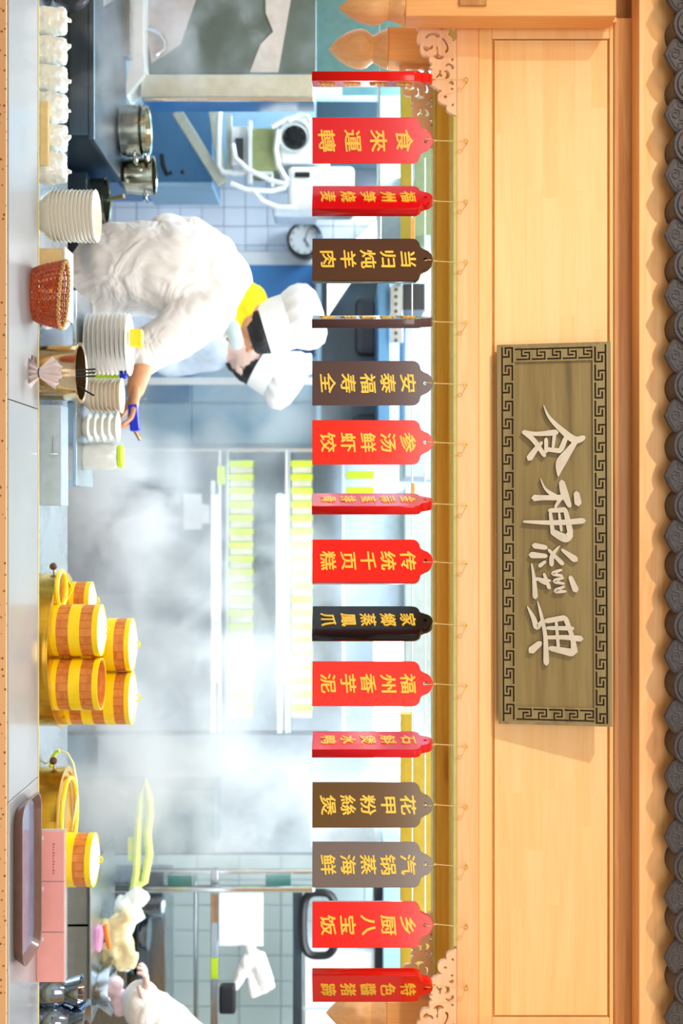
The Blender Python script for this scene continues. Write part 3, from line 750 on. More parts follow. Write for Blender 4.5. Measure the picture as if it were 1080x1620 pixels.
# knotted napkins: folded fans tied at the waist
m = MB(); kc = W(62, 590, 3.70); kc.z = W(62, 590, 3.70).z
def fan(m, c, dx, n, ln, spread, tw):
    for i in range(n):
        a0 = -spread+2*spread*i/n; a1 = -spread+2*spread*(i+1)/n
        e0 = c+Vector((math.sin(a0)*ln, (.012 if i%2 else -.012)+dx*.012, math.cos(a0)*ln*tw)); e1 = c+Vector((math.sin(a1)*ln, (-.012 if i%2 else .012)+dx*.012, math.cos(a1)*ln*tw*(.9+.2*((i*7)%3)/2)))
        c0 = c+Vector((.006*math.sin(a0)*3, 0, 0)); c1 = c+Vector((.006*math.sin(a1)*3, 0, 0))
        m.prism([c0, c1, e1, e0], (0,1,0), .0012)
fan(m, kc, 0, 9, .062, .85, 1); fan(m, kc, 0, 9, .055, .9, -.72)
np_ = obj('knotted_napkins', m, M('napkin', C(236,222,222), .8), origin=(kc.x, kc.y, led)); tag(np_, 'white paper napkins tied in a bow before the steel pot', 'napkins')
obj('tie', MB().tube([kc+Vector((.012*math.cos(a*math.pi/6), .012*math.sin(a*math.pi/6), 0)) for a in range(12)], .002, 6, closed=True), dark, np_)
tag(obj('napkin_stand', MB().pbox(44, 52, 562, 596, 3.72, .05), brownk, bevel=.003), 'small brown wooden block under the tied napkins', 'block')

# acrylic box right of the pot with a small hook
o = thing('acrylic_box', 'pale blue acrylic box with a small clip beside the steel pot', 'box', (W(0,720,3.95).x, 3.95, svc))
obj('body', MB().box((W(0,640,3.9).x,3.9,svc), (W(0,800,3.9).x,4.0,W(97,0,3.9).z)), M('acrylic_blue', C(176,196,214), .2, 0, .3), o, bevel=.003)
obj('clip', MB().tube([W(84,y,3.89) for y in (690,694,700,708,716)], .002, 6).tube([W(x,718,3.89) for x in (78,84,92)], .0025, 6), chrome, o)

# raised steel shelf on the service counter, with plates and bowls
z2 = .95
sh = thing('riser_shelf', 'stainless riser shelf carrying the plates and bowls', 'shelf', (W(0,600,4.3).x, 4.3, svc))
xa, xb = W(0,470,4.3).x, W(0,770,4.3).x
obj('shelf_top', MB().box((xa,4.16,z2-.012), (xb,4.44,z2)), ss, sh, bevel=.002)
for x in (xa+.01, xb-.01):
    for y in (4.17, 4.43): obj('leg', MB().box((x-.008,y-.008,svc), (x+.008,y+.008,z2-.012)), ss, sh)
def plates(yc, wpx, x1, n, d, nm, lab, grp, mat, hh=.012):
    r = wpx/2*S(d); c = Vector((W(0,yc,d).x, d, z2)); zt = W(x1,yc,d).z; p = None
    for k in range(n):
        z = z2+.001+k*(zt-z2-hh)/(n-1); s = '%s, %s' % (lab, ('at the bottom' if k == 0 else 'on top' if k == n-1 else ORD[k]+' from the bottom' if k < 12 else 'next to the top'))
        if p is None:
            P = [(.001,0),(r*.55,0),(r*.58,.002),(r,hh),(r,hh+.0015),(r*.57,.0045),(.001,.0035)]
            p = tag(obj(nm, MB().lathe(P, (c.x,c.y,z), 32), mat, origin=(c.x,c.y,z)), s, nm, grp)
        else: o = p.copy(); COL.objects.link(o); o.location = (c.x+random.uniform(-.002,.002), c.y, z); o['label'] = s
plates(545, 98, 204, 10, 4.30, 'plate', 'white plate in the tall stack beside the chef', 'tall stack of white plates', china)
plates(626, 56, 192, 8, 4.27, 'bowl', 'cream bowl in the stack behind the pot', 'stack of cream bowls', M('cream_china', C(238,226,204), .3, 0, .3), .03)
plates(676, 48, 186, 5, 4.27, 'saucer', 'pale saucer in the short stack by the blue lighter', 'short stack of saucers', china, .02)
tag(obj('yellow_card', MB().pbox(131, 190, 592, 598, 4.36, .01), lime), 'lime card standing between the plate stacks', 'card')
tag(obj('blue_cap', MB().lathe([(.001,0),(.014,0),(.014,.02),(.001,.022)], (W(0,593,4.3).x, 4.3, W(190,0,4.3).z), 16), blue_pen), 'blue cap on the plate stack', 'tape')  # a small blue cap resting on the stack
tag(obj('yellow_pack', MB().pbox(205, 224, 520, 548, 4.30, .05), yellow, bevel=.004), 'yellow pack on top of the tall plate stack', 'pack')
t = thing('glass_jar', 'clear pale jar behind the acrylic box', 'jar', (W(0,722,4.3).x, 4.3, z2))
obj('body', MB().lathe([(.001,0),(.045,0),(.048,.01),(.048,.09),(.04,.11),(.001,.112)], t.location, 24), M('jar_white', C(225,232,232), .2, 0, .4), t)
obj('lid', MB().lathe([(.001,.112),(.038,.112),(.038,.125),(.001,.126)], t.location, 24), lime, t)

# ---------------- steamers ----------------
def round_pot(yc, rpx, xrim, d, label):
    r = rpx*S(d); c = Vector((W(0,yc,d).x, d, svc)); h = W(xrim,yc,d).z-svc
    t = thing('steamer_pot', label, 'pot', c, 'round steamer pots')
    obj('body', MB().lathe([(.001,0),(r*.97,0),(r,.005),(r,h-.006),(r*1.02,h-.004),(r*1.02,h),(r*.9,h),(r*.9,h-.004),(.001,h-.005)], c, 64), brass, t)
    obj('handle', MB().tube([c+Vector((-r*1.0,0,h*.55)), c+Vector((-r-.012,0,h*.55))], .004, 8), chrome, t)
    obj('knob', MB().ball(c+Vector((-r-.022,-.01,h*.55)), .012, 14), brownk, t)
    return c, h
pc1, h1 = round_pot(1027, 120, 102, 4.06, 'large brassy steamer pot under the bamboo baskets')
pc2, h2 = round_pot(1290, 76, 106, 4.02, 'smaller brassy steamer pot beside the pink cards')
def basket_at(yc, rpx, d, z, hgt, label, lid=False, group='small bamboo steamer baskets', lidtop=True):
    r = rpx*S(d); c = Vector((W(0,yc,d).x, d, z)); t = thing('steamer_basket', label, 'steamer basket', c, group)
    b1 = hgt*.24; b2 = hgt*.24
    obj('wall', MB().lathe([(r*.9,.002),(r*.97,.002),(r*.97,hgt-.002),(r*.9,hgt-.002)], c, 40), bamboo, t)
    for i in range(20):       # stave joints proud of the wall
        a = 2*math.pi*i/20; p = c+Vector((math.cos(a)*r*.966, math.sin(a)*r*.966, b1)); q = p+Vector((0,0,hgt-b1-b2))
        obj('stave', MB().obox(p, q, r*.285, .0022, up=(math.cos(a),math.sin(a),0)), bamboo, t) if rpx < 60 else None
    obj('band', MB().lathe([(r*.96,0),(r*1.005,0),(r*1.005,b1),(r*.96,b1)], c, 40), yellow, t)
    obj('band', MB().lathe([(r*.96,hgt-b2),(r*1.005,hgt-b2),(r*1.005,hgt),(r*.96,hgt)], c, 40), yellow, t)
    obj('mesh_floor', MB().lathe([(.001,.006),(r*.93,.006),(r*.93,.009),(.001,.009)], c, 32), tan, t)
    if lid:
        obj('lid', MB().lathe([(.001,hgt+.012),(r*.5,hgt+.009),(r*.95,hgt-.002),(r*.95,hgt-.005),(.001,hgt+.002)], c, 32), M('woven_lid', C(238,232,200), .6), t)
        obj('lid_loop', MB().tube([c+Vector((.010*math.cos(a*math.pi/6), 0, hgt+.012+.012*abs(math.sin(a*math.pi/6)))) for a in range(7)], .003, 6), yellow, t)
zb = svc+h1-.004
bh_ = .0705
for (yc, d, nm) in ((997, 3.95, 'brighter stack'), (1082, 3.95, 'stack beside it')):
    where = 'at the left of the large pot front' if yc < 1000 else 'at the right of the large pot front'
    basket_at(yc, 41, d, zb, bh_, 'lower bamboo basket with yellow bands, front stack %s' % ('nearest the brown knob' if yc < 1000 else 'nearest the yellow hose'))
    basket_at(yc, 41, d, zb+bh_, bh_, 'upper bamboo basket with yellow bands, front stack %s' % ('nearest the brown knob' if yc < 1000 else 'nearest the yellow hose'), lid=(yc < 1000))
basket_at(1104, 42, 4.14, zb, bh_, 'lower bamboo basket of the rear stack on the large pot')
basket_at(1104, 42, 4.14, zb+bh_, bh_, 'middle bamboo basket of the rear stack on the large pot')
basket_at(1104, 42, 4.14, zb+2*bh_, bh_*.9, 'top bamboo basket of the rear stack, half lost in steam', lid=True)
basket_at(1020, 42, 4.14, zb, bh_, 'bamboo basket hidden behind the front stacks on the large pot')
basket_at(1020, 42, 4.14, zb+bh_, bh_, 'second bamboo basket hidden behind the front stacks')
basket_at(1020, 42, 4.14, zb+2*bh_, bh_*.9, 'pale top basket in the steam above the front stacks', lid=True)
basket_at(950, 30, 4.20, zb, bh_*.9, 'small far bamboo basket by the brown knob', lid=True)
m = MB().tube([W(104,932,3.98)+Vector((math.cos(a*math.pi/12)*.055, math.sin(a*math.pi/12)*.05, .003*math.sin(a*math.pi/12))) for a in range(24)], .008, 8, closed=True)
o = obj('loose_steamer_ring', m, yellow); o.location.z = zb+.0; tag(o, 'loose yellow steamer ring lying on the large pot', 'ring')
obj('cross_string', MB().tube([W(104,910,3.98), W(110,932,3.98)+Vector((0,0,.01)), W(104,955,3.98)], .002, 6), lime, o)
basket_at(1360, 42, 3.97, svc+.075-.03, bh_*.98, 'lower bamboo basket behind the pink cards', group='small bamboo steamer baskets')
basket_at(1360, 42, 3.97, svc+.045+bh_*.98, bh_, 'upper bamboo basket behind the pink cards', lid=True)
tag(obj('basket_stand', MB().lathe([(.001,0),(.08,0),(.085,.042),(.085,.045),(.001,.045)], (W(0,1360,3.97).x, 3.97, svc), 32), ss), 'steel stand under the bamboo baskets behind the pink cards', 'stand')
o = obj('loose_steamer_ring', MB().tube([pc2+Vector((math.cos(a*math.pi/16)*.115, math.sin(a*math.pi/16)*.115, h2+.007)) for a in range(32)], .007, 8, closed=True), yellow)
tag(o, 'yellow steamer ring lying on the smaller pot', 'ring')
m = MB().tube([W(x,y,4.12) for x, y in ((66,1212),(82,1203),(90,1192),(97,1187),(107,1192),(116,1208),(121,1235),(122,1262),(118,1290),(112,1320))], .0032, 8)
tag(obj('steamer_hose', m, M('pale_hose', C(240,246,200), .4)), 'thin pale yellow hose arching over the smaller pot', 'hose')
tag(obj('lime_handle', MB().tube([W(x,y,4.1) for x, y in ((80,1214),(82,1200),(88,1190),(94,1188))], .006, 8), lime), 'thick lime green handle beside the smaller pot', 'cable')  # the lime handle by the pot

# ---------------- pink cards, tray, dark pots ----------------
t = thing('card_stand', 'row of three glossy pink menu cards in a clear stand', 'card stand', (W(0,1432,3.795).x, 3.795, led))
for k in range(3):
    ya = 1314+k*80; a = W(57, ya+1, 3.79); b = W(102, ya+79, 3.79)
    obj('card', MB().box((a.x,3.786,led), (b.x,3.790,b.z)), pinkc, t, bevel=.0008)
    obj('card_print', MB().add([W(66+0,ya+9,3.7855), W(69,ya+9,3.7855), W(69,ya+15,3.7855), W(66,ya+15,3.7855)], [(0,1,2,3)]), whitep, t)
obj('back_plate', MB().box((W(57,1312,3.79).x,3.792,led), (W(57,1554,3.79).x,3.797,W(103.5,0,3.79).z)), M('acrylic_clear', C(225,215,215), .1, 0, .4), t)
# small row of print on the first card
ink = M('card_ink', C(206,110,108), .6)
for k in range(11):
    a = W(83, 1334+k*4.6, 3.7855); b = W(86.5-(k%3)*.8, 1337+k*4.6, 3.7855); obj('print_mark', MB().box(a, (b.x, a.y+.0004, b.z)), ink, t)
tc_ = Vector((W(0,1388,3.62).x, 3.62, led))
def rr(hx, hy, r, z, n=6):
    P = []
    for cx, cy, a0 in ((hx-r,hy-r,0),(-hx+r,hy-r,90),(-hx+r,-hy+r,180),(hx-r,-hy+r,270)):
        for i in range(n+1): a = math.radians(a0+90*i/n); P.append(tc_+Vector((cx+r*math.cos(a), cy+r*math.sin(a), z)))
    return P
hx, hy = 127*S(3.62), .115; loops = [rr(hx*.93,hy*.9,.05,.001), rr(hx*.95,hy*.93,.05,.006), rr(hx,hy,.055,.024), rr(hx*1.0,hy*1.0,.055,.027), rr(hx*.975,hy*.96,.05,.026), rr(hx*.92,hy*.88,.045,.007)]
m = MB(); n = len(loops[0])
m.v = [p for l in loops for p in l]; m.f = [tuple(range(n-1,-1,-1))]+[(i*n+k, i*n+(k+1)%n, (i+1)*n+(k+1)%n, (i+1)*n+k) for i in range(5) for k in range(n)]
m.f.append(tuple(range(5*n, 6*n)))
m.smooth = True
t = thing('serving_tray', 'brown rounded serving tray lying before the pink cards', 'tray', tc_)
obj('tray_body', m, tray_m, t)
l2 = rr(hx*.915,hy*.87,.045,.0078); obj('inner_mat', MB().add(l2, [tuple(range(n))]), tray_in, t)
for (yc, rp, xt, lab) in ((1568, 22, 128, 'small shiny dark steel pan by the pink cards'), (1608, 30, 138, 'larger shiny dark steel pot at the photo edge')):
    d = 3.95; r = rp*S(d)*1.2; c = Vector((W(0,yc,d).x + (.02 if yc > 1600 else 0), d, svc)); h = W(xt,yc,d).z-svc
    t = thing('steel_pan', lab, 'pan', c, 'pans at the counter end')
    obj('body', MB().lathe([(.001,0),(r*.7,0),(r*.95,h*.3),(r*.86,h*.55),(r*.7,h*.7),(r*.9,h*.9),(r,h),(r*.97,h),(r*.6,h*.72),(.001,h*.7)], c, 40), steel('pan_steel_'+str(yc), C(150,165,185), .1), t)
    obj('knob', MB().ball(c+Vector((0,0,h+.0)), .010, 12), brownk, t)
# ---------------- kitchen behind ----------------
def bx(name, x0, x1, y0, y1, d, th, mat, parent=None, bev=.003): return obj(name, MB().pbox(x0,x1,y0,y1,d,th), mat, parent, bevel=bev)
# clock
cc = W(482, 380, 6.85); r = 28*S(6.85)
t = thing('wall_clock', 'round wall clock with black rim and white face on the tiles', 'clock', cc)
obj('rim', MB().lathe([(r*.86,-.03),(r*.9,-.045),(r,-.035),(r,.08),(r*.86,.08)], cc, 40, axis=(0,1,0)), black, t)
obj('face', MB().lathe([(.001,-.012),(r*.87,-.012),(r*.87,.05),(.001,.05)], cc, 40, axis=(0,1,0)), whitep, t)
for (a, ln, w_) in ((60, .45, .006), (-70, .68, .004)):
    e = Vector((math.sin(math.radians(a)), 0, math.cos(math.radians(a))))*r*ln
    obj('hand', MB().obox(cc+Vector((0,-.016,0))-e*.15, cc+Vector((0,-.016,0))+e, w_, .003, up=(0,1,0)), black, t)
for k in range(12):
    a = k*math.pi/6; e = Vector((math.sin(a),0,math.cos(a))); obj('hour_mark', MB().obox(cc+e*r*.7+Vector((0,-.015,0)), cc+e*r*.8+Vector((0,-.015,0)), .006, .002, up=(0,1,0)), dark, t)
# blue door, pale soffit and cupboards on the back wall
t = thing('door_1', 'deep blue cold-room door behind the bending cook', None, (W(0,490,6.9).x, 6.9, 0), kind='structure')
bx('leaf', 0, 497, 419, 562, 6.9, .06, blue_p, t); bx('kick_plate', 498, 506, 419, 562, 6.89, .06, ss, t); bx('handle', 250, 290, 545, 549, 6.86, .04, chrome, t)
t = thing('steel_fridge', 'tall blue-grey steel fridge behind the second cook', 'fridge', (W(0,640,6.6).x, 6.6, 0))
bx('body', -80, 500, 566, 705, 6.6, .35, lblue, t); bx('door', 30, 300, 570, 636, 6.585, .014, ss_blue, t); bx('door', 30, 300, 639, 702, 6.585, .014, lblue, t)
bx('door', 304, 494, 570, 636, 6.585, .014, lblue, t); bx('door', 304, 494, 639, 702, 6.585, .014, lblue, t); bx('handle', 180, 230, 629, 633, 6.55, .03, chrome, t)
tag(bx('white_pole', -60, 500, 597, 608, 5.95, .03, whitep), 'white upright pole behind the leaning hats', 'pole')
tag(obj('floor_lamp_tube', MB().pbox(455,492,560,590,6.4,.03), lamp_m), 'small bright lamp behind the paper hats', 'lamp')
t = thing('exhaust_duct', 'blue-grey exhaust duct running above the cooks', 'duct', (W(0,480,6.0).x, 6.0, 2.0))
bx('duct_body', 506, 602, 378, 698, 6.3, .5, ss_dark, t); bx('duct_flange', 500, 508, 370, 698, 6.25, .5, lblue, t)
bx('duct_bend', 562, 600, 470, 560, 6.22, .1, dark, t, .03); bx('duct_bend', 540, 596, 575, 600, 6.22, .1, black, t, .02); bx('duct_bend', 556, 600, 655, 695, 6.22, .1, dark, t, .03)
# slanted lamps
t = thing('slanted_lamp', 'slanted bright lamp housing seen between the first plaques', 'lamp', W(560,420,5.9))
pts = [W(602,342,5.8), W(602,380,5.8), W(550,450,6.0), W(518,499,6.1), W(518,449,6.1), W(562,380,5.9)]
obj('diffuser', MB().prism(pts, (0,1,0), .03), lamp_m, t)
obj('housing', MB().prism([p+Vector((0,.032,0)) for p in pts], (0,1,0), .05), whitep, t)
bx('perforated_rail', 617, 637, 452, 542, 5.6, .03, ss, t)
for k in range(8): obj('hole', MB().lathe([(.001,-.004),(.008,-.004),(.008,.0),(.001,.0)], W(626, 458+k*11.5, 5.6), 12, axis=(0,1,0)), dark, t)
bx('duct_rail', 598, 617, 440, 694, 5.65, .65, ss_blue, t)
bx('control_box', 637, 672, 448, 490, 5.6, .7, black, t)
t = thing('high_cupboard', 'white high cupboard above the slotted rail', 'cupboard', W(640,600,5.9))
bx('body', 637, 700, 490, 760, 5.9, .4, M('cupboard_paint', C(150,164,178), .4), t); bx('door', 640, 676, 495, 620, 5.885, .014, bpy.data.materials['cupboard_paint'], t); bx('door', 640, 676, 624, 755, 5.885, .014, bpy.data.materials['cupboard_paint'], t)
tag(bx('glass_cabinet', 655, 690, 150, 372, 5.0, 1.99, M('green_glass', C(120,140,110), .1, 0, .5)), 'dim green glass cabinet behind the inner bracket', 'cabinet')
tag(bx('air_grille', 602, 634, 280, 470, 6.2, .1, M('grille_white', C(210,225,236), .4)), 'white ribbed air duct beside the slanted lamp', 'duct')
# big white lamps over the steam
t = thing('ceiling_lamp_box', 'bright white lamp box behind the middle plaques', 'lamp', W(615,1060,6.2))
bx('diffuser', 594, 634, 985, 1142, 6.2, .05, lamp_m, t); bx('housing', 590, 638, 981, 1146, 6.25, .1, whitep, t)
t = thing('ceiling_lamp_box', 'bright white lamp box behind the turned magenta plaque', 'lamp', W(615,1240,6.2))
bx('diffuser', 594, 632, 1150, 1228, 6.2, .05, lamp_m, t); bx('housing', 590, 638, 1147, 1330, 6.25, .1, whitep, t)
tag(bx('wall_panel', 640, 700, 770, 1160, 6.5, .1, M('pale_grey_panel', C(150,158,152), .5)), 'pale grey panel above the shelving', 'panel')
# hood at the left
t = thing('extractor_hood', 'large steel extractor hood side with a pale frame', 'hood', W(225, 40, 5.2))
bx('side_panel', 228, 500, -90, 116, 5.25, .03, steel('hood_panel', C(108,130,130), .4, .5, (5,5,5)), t)
bx('frame_bar', 222, 497, 117, 154, 5.16, .12, beige, t, .006); bx('frame_edge', 224, 497, 154, 160, 5.14, .14, chrome, t)
bx('bottom_bar', 206, 228, -90, 120, 5.14, .14, whitep, t, .006)
obj('corner_piece', MB().prism([W(206,90,5.13), W(228,90,5.13), W(228,118,5.13), W(200,152,5.13), W(198,146,5.13)], (0,1,0), .14), whitep, t)
m = MB().tube([W(x,y,5.22) for x, y in ((228,46),(243,48),(256,56),(263,68),(260,80),(248,88))], .009, 8); obj('handle', m, chrome, t)
obj('hood_reflection', MB().prism([W(420,-60,5.24), W(470,-60,5.24), W(440,114,5.24), W(395,114,5.24), W(412,70,5.24), W(432,50,5.24), W(420,20,5.24)], (0,1,0), .006), M('panel_reflection', C(206,202,198), .5), t)  # pale shape painted as a reflection on the hood side
obj('hood_reflection', MB().prism([W(232,-60,5.24), W(330,-60,5.24), W(285,70,5.24), W(240,100,5.24), W(232,60,5.24)], (0,1,0), .006), M('panel_reflection2', C(190,186,188), .5), t)  # second reflection patch, painted pale
# range top receding at the left
t = thing('steam_range', 'dark blue steel range top receding under the hood', 'range', (-2.0, 4.6, 0))
obj('range_body', MB().box((-2.9,4.47,0), (-1.30,5.12,.93)), ss_dark, t, bevel=.006)
obj('range_top', MB().box((-2.9,4.46,.93), (-1.28,5.125,.95)), ss_dark, t, bevel=.004)
for k in range(3): obj('slot', MB().obox((-2.25+k*.22,4.6,.952), (-2.45+k*.22,5.0,.952), .03, .006), [ss, black, ss][k], t)
obj('splash_back', MB().obox((-2.9,4.9,1.03), (-2.05,5.10,1.03), .02, .16), ss, t)
for k, (a, b) in enumerate((((130,0),(155,75)),((150,-5),(178,98)))):
    p = W(a[0], a[1], 4.9); q = W(b[0], b[1], 5.0); obj('pipe_rail', MB().tube([p, q], .008, 8), chrome, t)
bx('white_panel', 152, 176, -80, 88, 5.02, .02, whitep, t); bx('white_panel', 168, 181, -80, 60, 4.99, .02, whitep, t); bx('steel_step', 178, 206, -60, 88, 5.06, .06, ss, t)
tag(obj('black_ladle_bowl', MB().ball(W(112,-14,4.2), .065, 20, (1,.8,1)), black), 'black rounded pan edge at the very corner of the picture', 'pan')
# stacked steel pots
def steelpot(yc, x0, x1, rpx, d, label, tilt=0, group='steel cooking pots'):
    c = W(x0, yc, d); r = rpx*S(d); h = (x1-x0)*S(d); t = thing('cooking_pot', label, 'pot', c, group)
    obj('body', MB().lathe([(.001,0),(r*.8,0),(r*.95,.01),(r,h*.4),(r,h-.004),(r*1.06,h-.002),(r*1.06,h+.003),(r*.96,h),(r*.96,.01),(.001,.012)], c, 40), steel('pot_steel', C(206,206,186), .14), t)
    obj('pot_handle', MB().tube([c+Vector((r*1.0,-.02,h*.7)), c+Vector((r*1.25,-.03,h*.72)), c+Vector((r*1.25,.03,h*.72)), c+Vector((r*1.0,.03,h*.7))], .006, 8), chrome, t)
    if tilt: t.rotation_euler = (0, math.radians(tilt), 0)
    return t
steelpot(207, 190, 223, 40, 4.97, 'lower steel pot of the nested pair under the hood frame')
steelpot(207, 224, 234, 36, 4.97, 'shallow upper pot nested in the pair under the hood frame')
steelpot(279, 197, 243, 30, 5.08, 'steel pot standing before the blue cabinet', 0)
steelpot(318, 137, 168, 35, 4.95, 'dark steel pot with a ladle by the bowl stack')
t = thing('ladle', 'brass-handled ladle standing in the dark steel pot', 'ladle', W(150,318,4.95))
obj('shaft', MB().tube([W(150,322,4.95), W(172,315,4.93)], .005, 8), chrome, t); obj('grip', MB().tube([W(172,315,4.93), W(196,310,4.9)], [.005,.009], 8), M('olive_grip', C(130,120,40), .5), t)
tag(bx('low_cabinet', -60, 137, 272, 335, 4.85, .25, ss_dark), 'dark steel cabinet under the ladle pot', 'cabinet')
# blue cabinet with hooks and machine
t = thing('blue_cabinet', 'mid-blue steel cabinet with hooks beneath the hoses', 'cabinet', W(230,230,6.3))
bx('body', 0, 336, 165, 288, 6.3, .4, ss_blue, t); bx('base_rail', 225, 336, 288, 294, 6.28, .4, lblue, t)
obj('hook', MB().tube([W(x,y,6.25) for x, y in ((256,244),(258,262),(264,276),(272,272))], .012, 8), black, t)
obj('hook', MB().ball(W(289,272,6.26), .012, 10), black, t)
t = thing('hose_machine', 'wall machine with fan, grey box and looping white hoses', 'machine', W(350,230,6.0))
obj('arm', MB().obox(W(280,178,6.1), W(352,292,6.1), .05, .05), beige, t, bevel=.004)
obj('brace', MB().obox(W(336,172,6.12), W(352,290,6.12), .04, .04), beige, t, bevel=.004)
obj('brace', MB().pbox(358,366,180,275,6.1,.05), beige, t)
obj('pipe_loop', MB().tube([W(x,y,6.02) for x, y in ((294,164),(314,170),(318,172),(340,170),(347,176),(346,200),(346,262),(352,272),(370,274),(430,274),(430,296))], .013, 8), whitep, t)
bx('valve_box', 366, 392, 200, 262, 6.05, .1, whitep, t); bx('valve_core', 372, 384, 218, 252, 6.03, .04, dark, t)
bx('grey_box', 396, 440, 202, 270, 6.0, .2, olive, t, .01); bx('box_frame', 392, 398, 190, 290, 5.98, .05, whitep, t)
bx('tank', 440, 520, 186, 258, 6.0, .25, whitep, t, .02); bx('tank', 455, 560, 262, 330, 6.0, .25, whitep, t, .02); bx('tank_slot', 466, 490, 272, 280, 5.99, .03, black, t)
bx('tank', 430, 500, 320, 342, 6.02, .2, M('tank_pale', C(205,222,240), .3), t, .02)
fc = W(466,216,5.97); obj('fan_ring', MB().tube([fc+Vector((24*S(6)*math.cos(a*math.pi/12),0,24*S(6)*math.sin(a*math.pi/12))) for a in range(24)], .009, 6, closed=True), M('ring_grey', C(190,200,200), .4), t)
m = MB()
for a in range(8): m.obox(fc, fc+Vector((17*S(6)*math.cos(a*math.pi/4),0,17*S(6)*math.sin(a*math.pi/4))), .02, .012, up=(0,1,0))
m.lathe([(.001,-.012),(.026,-.012),(.026,.01),(.001,.01)], fc, 20, axis=(0,1,0)); obj('fan_blades', m, black, t)
obj('fan_housing', MB().lathe([(.001,.015),(19*S(6),.015),(19*S(6),.03),(.001,.03)], fc, 28, axis=(0,1,0)), dark, t)
for P in (((368,228),(372,250),(392,268),(430,286),(455,292)), ((440,206),(436,236),(440,262),(454,286)), ((365,290),(390,300),(430,302),(452,296)), ((400,300),(415,318),(440,328),(470,328)), ((456,190),(474,182),(486,184),(492,196)), ((430,200),(452,188),(470,184))):
    obj('hose', MB().tube([W(x,y,5.95) for x, y in P], .012, 8), whitep, t)
tag(bx('soffit_strip', 500, 600, 160, 268, 6.4, .59, ss_dark), 'dark steel soffit over the hose machine', 'soffit')
tag(bx('steel_beam', 486, 540, 128, 146, 5.4, .08, whitep), 'short white beam between the first two plaques', 'beam')
tag(bx('soffit_strip', 500, 640, -60, 128, 5.6, .2, M('teal_panel', C(110,160,165), .3, .5)), 'teal-grey steel canopy behind the carved bud', 'canopy')

# ---------------- shelving with lime bands in the middle ----------------
t = thing('steel_shelving', 'steel shelving with white rails behind the steam', 'shelving', W(0,935,6.2).xy.to_3d())
for y in (712, 1160):
    bx('upright', -300, 520, y-3, y+3, 6.15, .03, chrome if y < 800 else ss_dark, t)
for (x0, x1, ya, yb) in ((333,340,760,1160),(345,349,712,1160),(438,446,780,1160),(451,454,712,1160),(541,544,712,1160)):
    bx('rail', x0, x1, ya, yb, 6.12, .04, whitep, t)
bx('shelf_board', 356, 361, 712, 1160, 6.14, .45, ss, t); bx('shelf_board', 454, 459, 712, 1160, 6.14, .45, ss, t); bx('shelf_board', 541, 546, 712, 1160, 6.14, .45, ss, t)
bx('back_sheet', 150, 640, 700, 1165, 6.62, .02, M('back_sheet', C(176,192,208), .5), t)
bx('rail_cover', 333, 348, 782, 1080, 6.09, .03, M('cover_white', C(236,242,248), .4), t); bx('rail_cover', 436, 455, 782, 1080, 6.09, .03, bpy.data.materials['cover_white'], t)
def boxes(x0, x1, y0, n, d, where, grp):
    p = None
    for k in range(n):
        y = y0+k*21.5; lab = 'lime-banded steamer tray stood on edge, %s in the %s row from the cooks' % (ORD[k] if 0 < k < 12 else 'first' if k == 0 else ['thirteenth','fourteenth','fifteenth','sixteenth','seventeenth','eighteenth','nineteenth'][k-12], where)
        c = W(x0, y+5, d)
        if p is None:
            t = thing('steamer_tray', lab, 'tray', c, grp)
            obj('band', MB().box(c+Vector((-.014,0,0)), c+Vector((.016,.2,(x1-x0)*S(d)))), lime, t, bevel=.004)
            obj('body', MB().box(c+Vector((.016,.006,.003)), c+Vector((.049,.2,(x1-x0-1)*S(d)))), M('tray_beige', C(206,206,176), .5), t, bevel=.003)
            p = t
        else: dup(p, c, None, lab, grp)
boxes(362, 400, 728, 19, 6.2, 'lower', 'lower row of trays on the shelving')
boxes(460, 494, 728, 19, 6.2, 'middle', 'middle row of trays on the shelving')
for (yy, k) in ((745,0),(770,1),(860,2)):
    tag(bx('lime_bundle', 548, 592, yy, yy+12, 6.2, .2, lime), ['first','second','third'][k]+' lime folded bundle on the top shelf from the cooks', 'bundle', 'lime bundles on the top shelf')
(bx('grey_plate', 290, 319, 781, 838, 6.10, .01, M('grey_card', C(186,190,200), .5), bpy.data.objects['steel_shelving']))
(bx('grey_plate', 319, 332, 798, 828, 6.10, .02, M('grey_card2', C(200,205,212), .5), bpy.data.objects['steel_shelving']))
tag(bx('lime_note', 343, 356, 737, 766, 6.112, .006, lime), 'lime note stuck on the shelving upright', 'note')
tag(bx('dark_cooker', -60, 310, 770, 940, 6.3, .3, M('cooker_dark', C(70,70,80), .5)), 'dark cooker mass glimpsed through the steam', 'cooker')
tag(bx('dark_cooker', -60, 340, 1250, 1350, 5.9, .3, M('cooker_dark2', C(100,120,128), .5)), 'grey-green cooker glimpsed by the steel poles', 'cooker')
m = MB().tube([W(x,y,5.1) for x, y in ((209,1418),(216,1380),(217,1340),(219,1300),(222,1260),(230,1236),(236,1262),(237,1290),(233,1320),(236,1350),(228,1395),(218,1400))], .016, 8)
tag(obj('lime_hose', m, M('lime_hose', C(226,242,140), .5)), 'looping lime hose hanging in the steam', 'hose')
tag(bx('lime_cloth', 202, 222, 1325, 1362, 5.12, .01, bpy.data.materials['lime_hose']), 'small lime cloth hung on the looping hose', 'cloth')

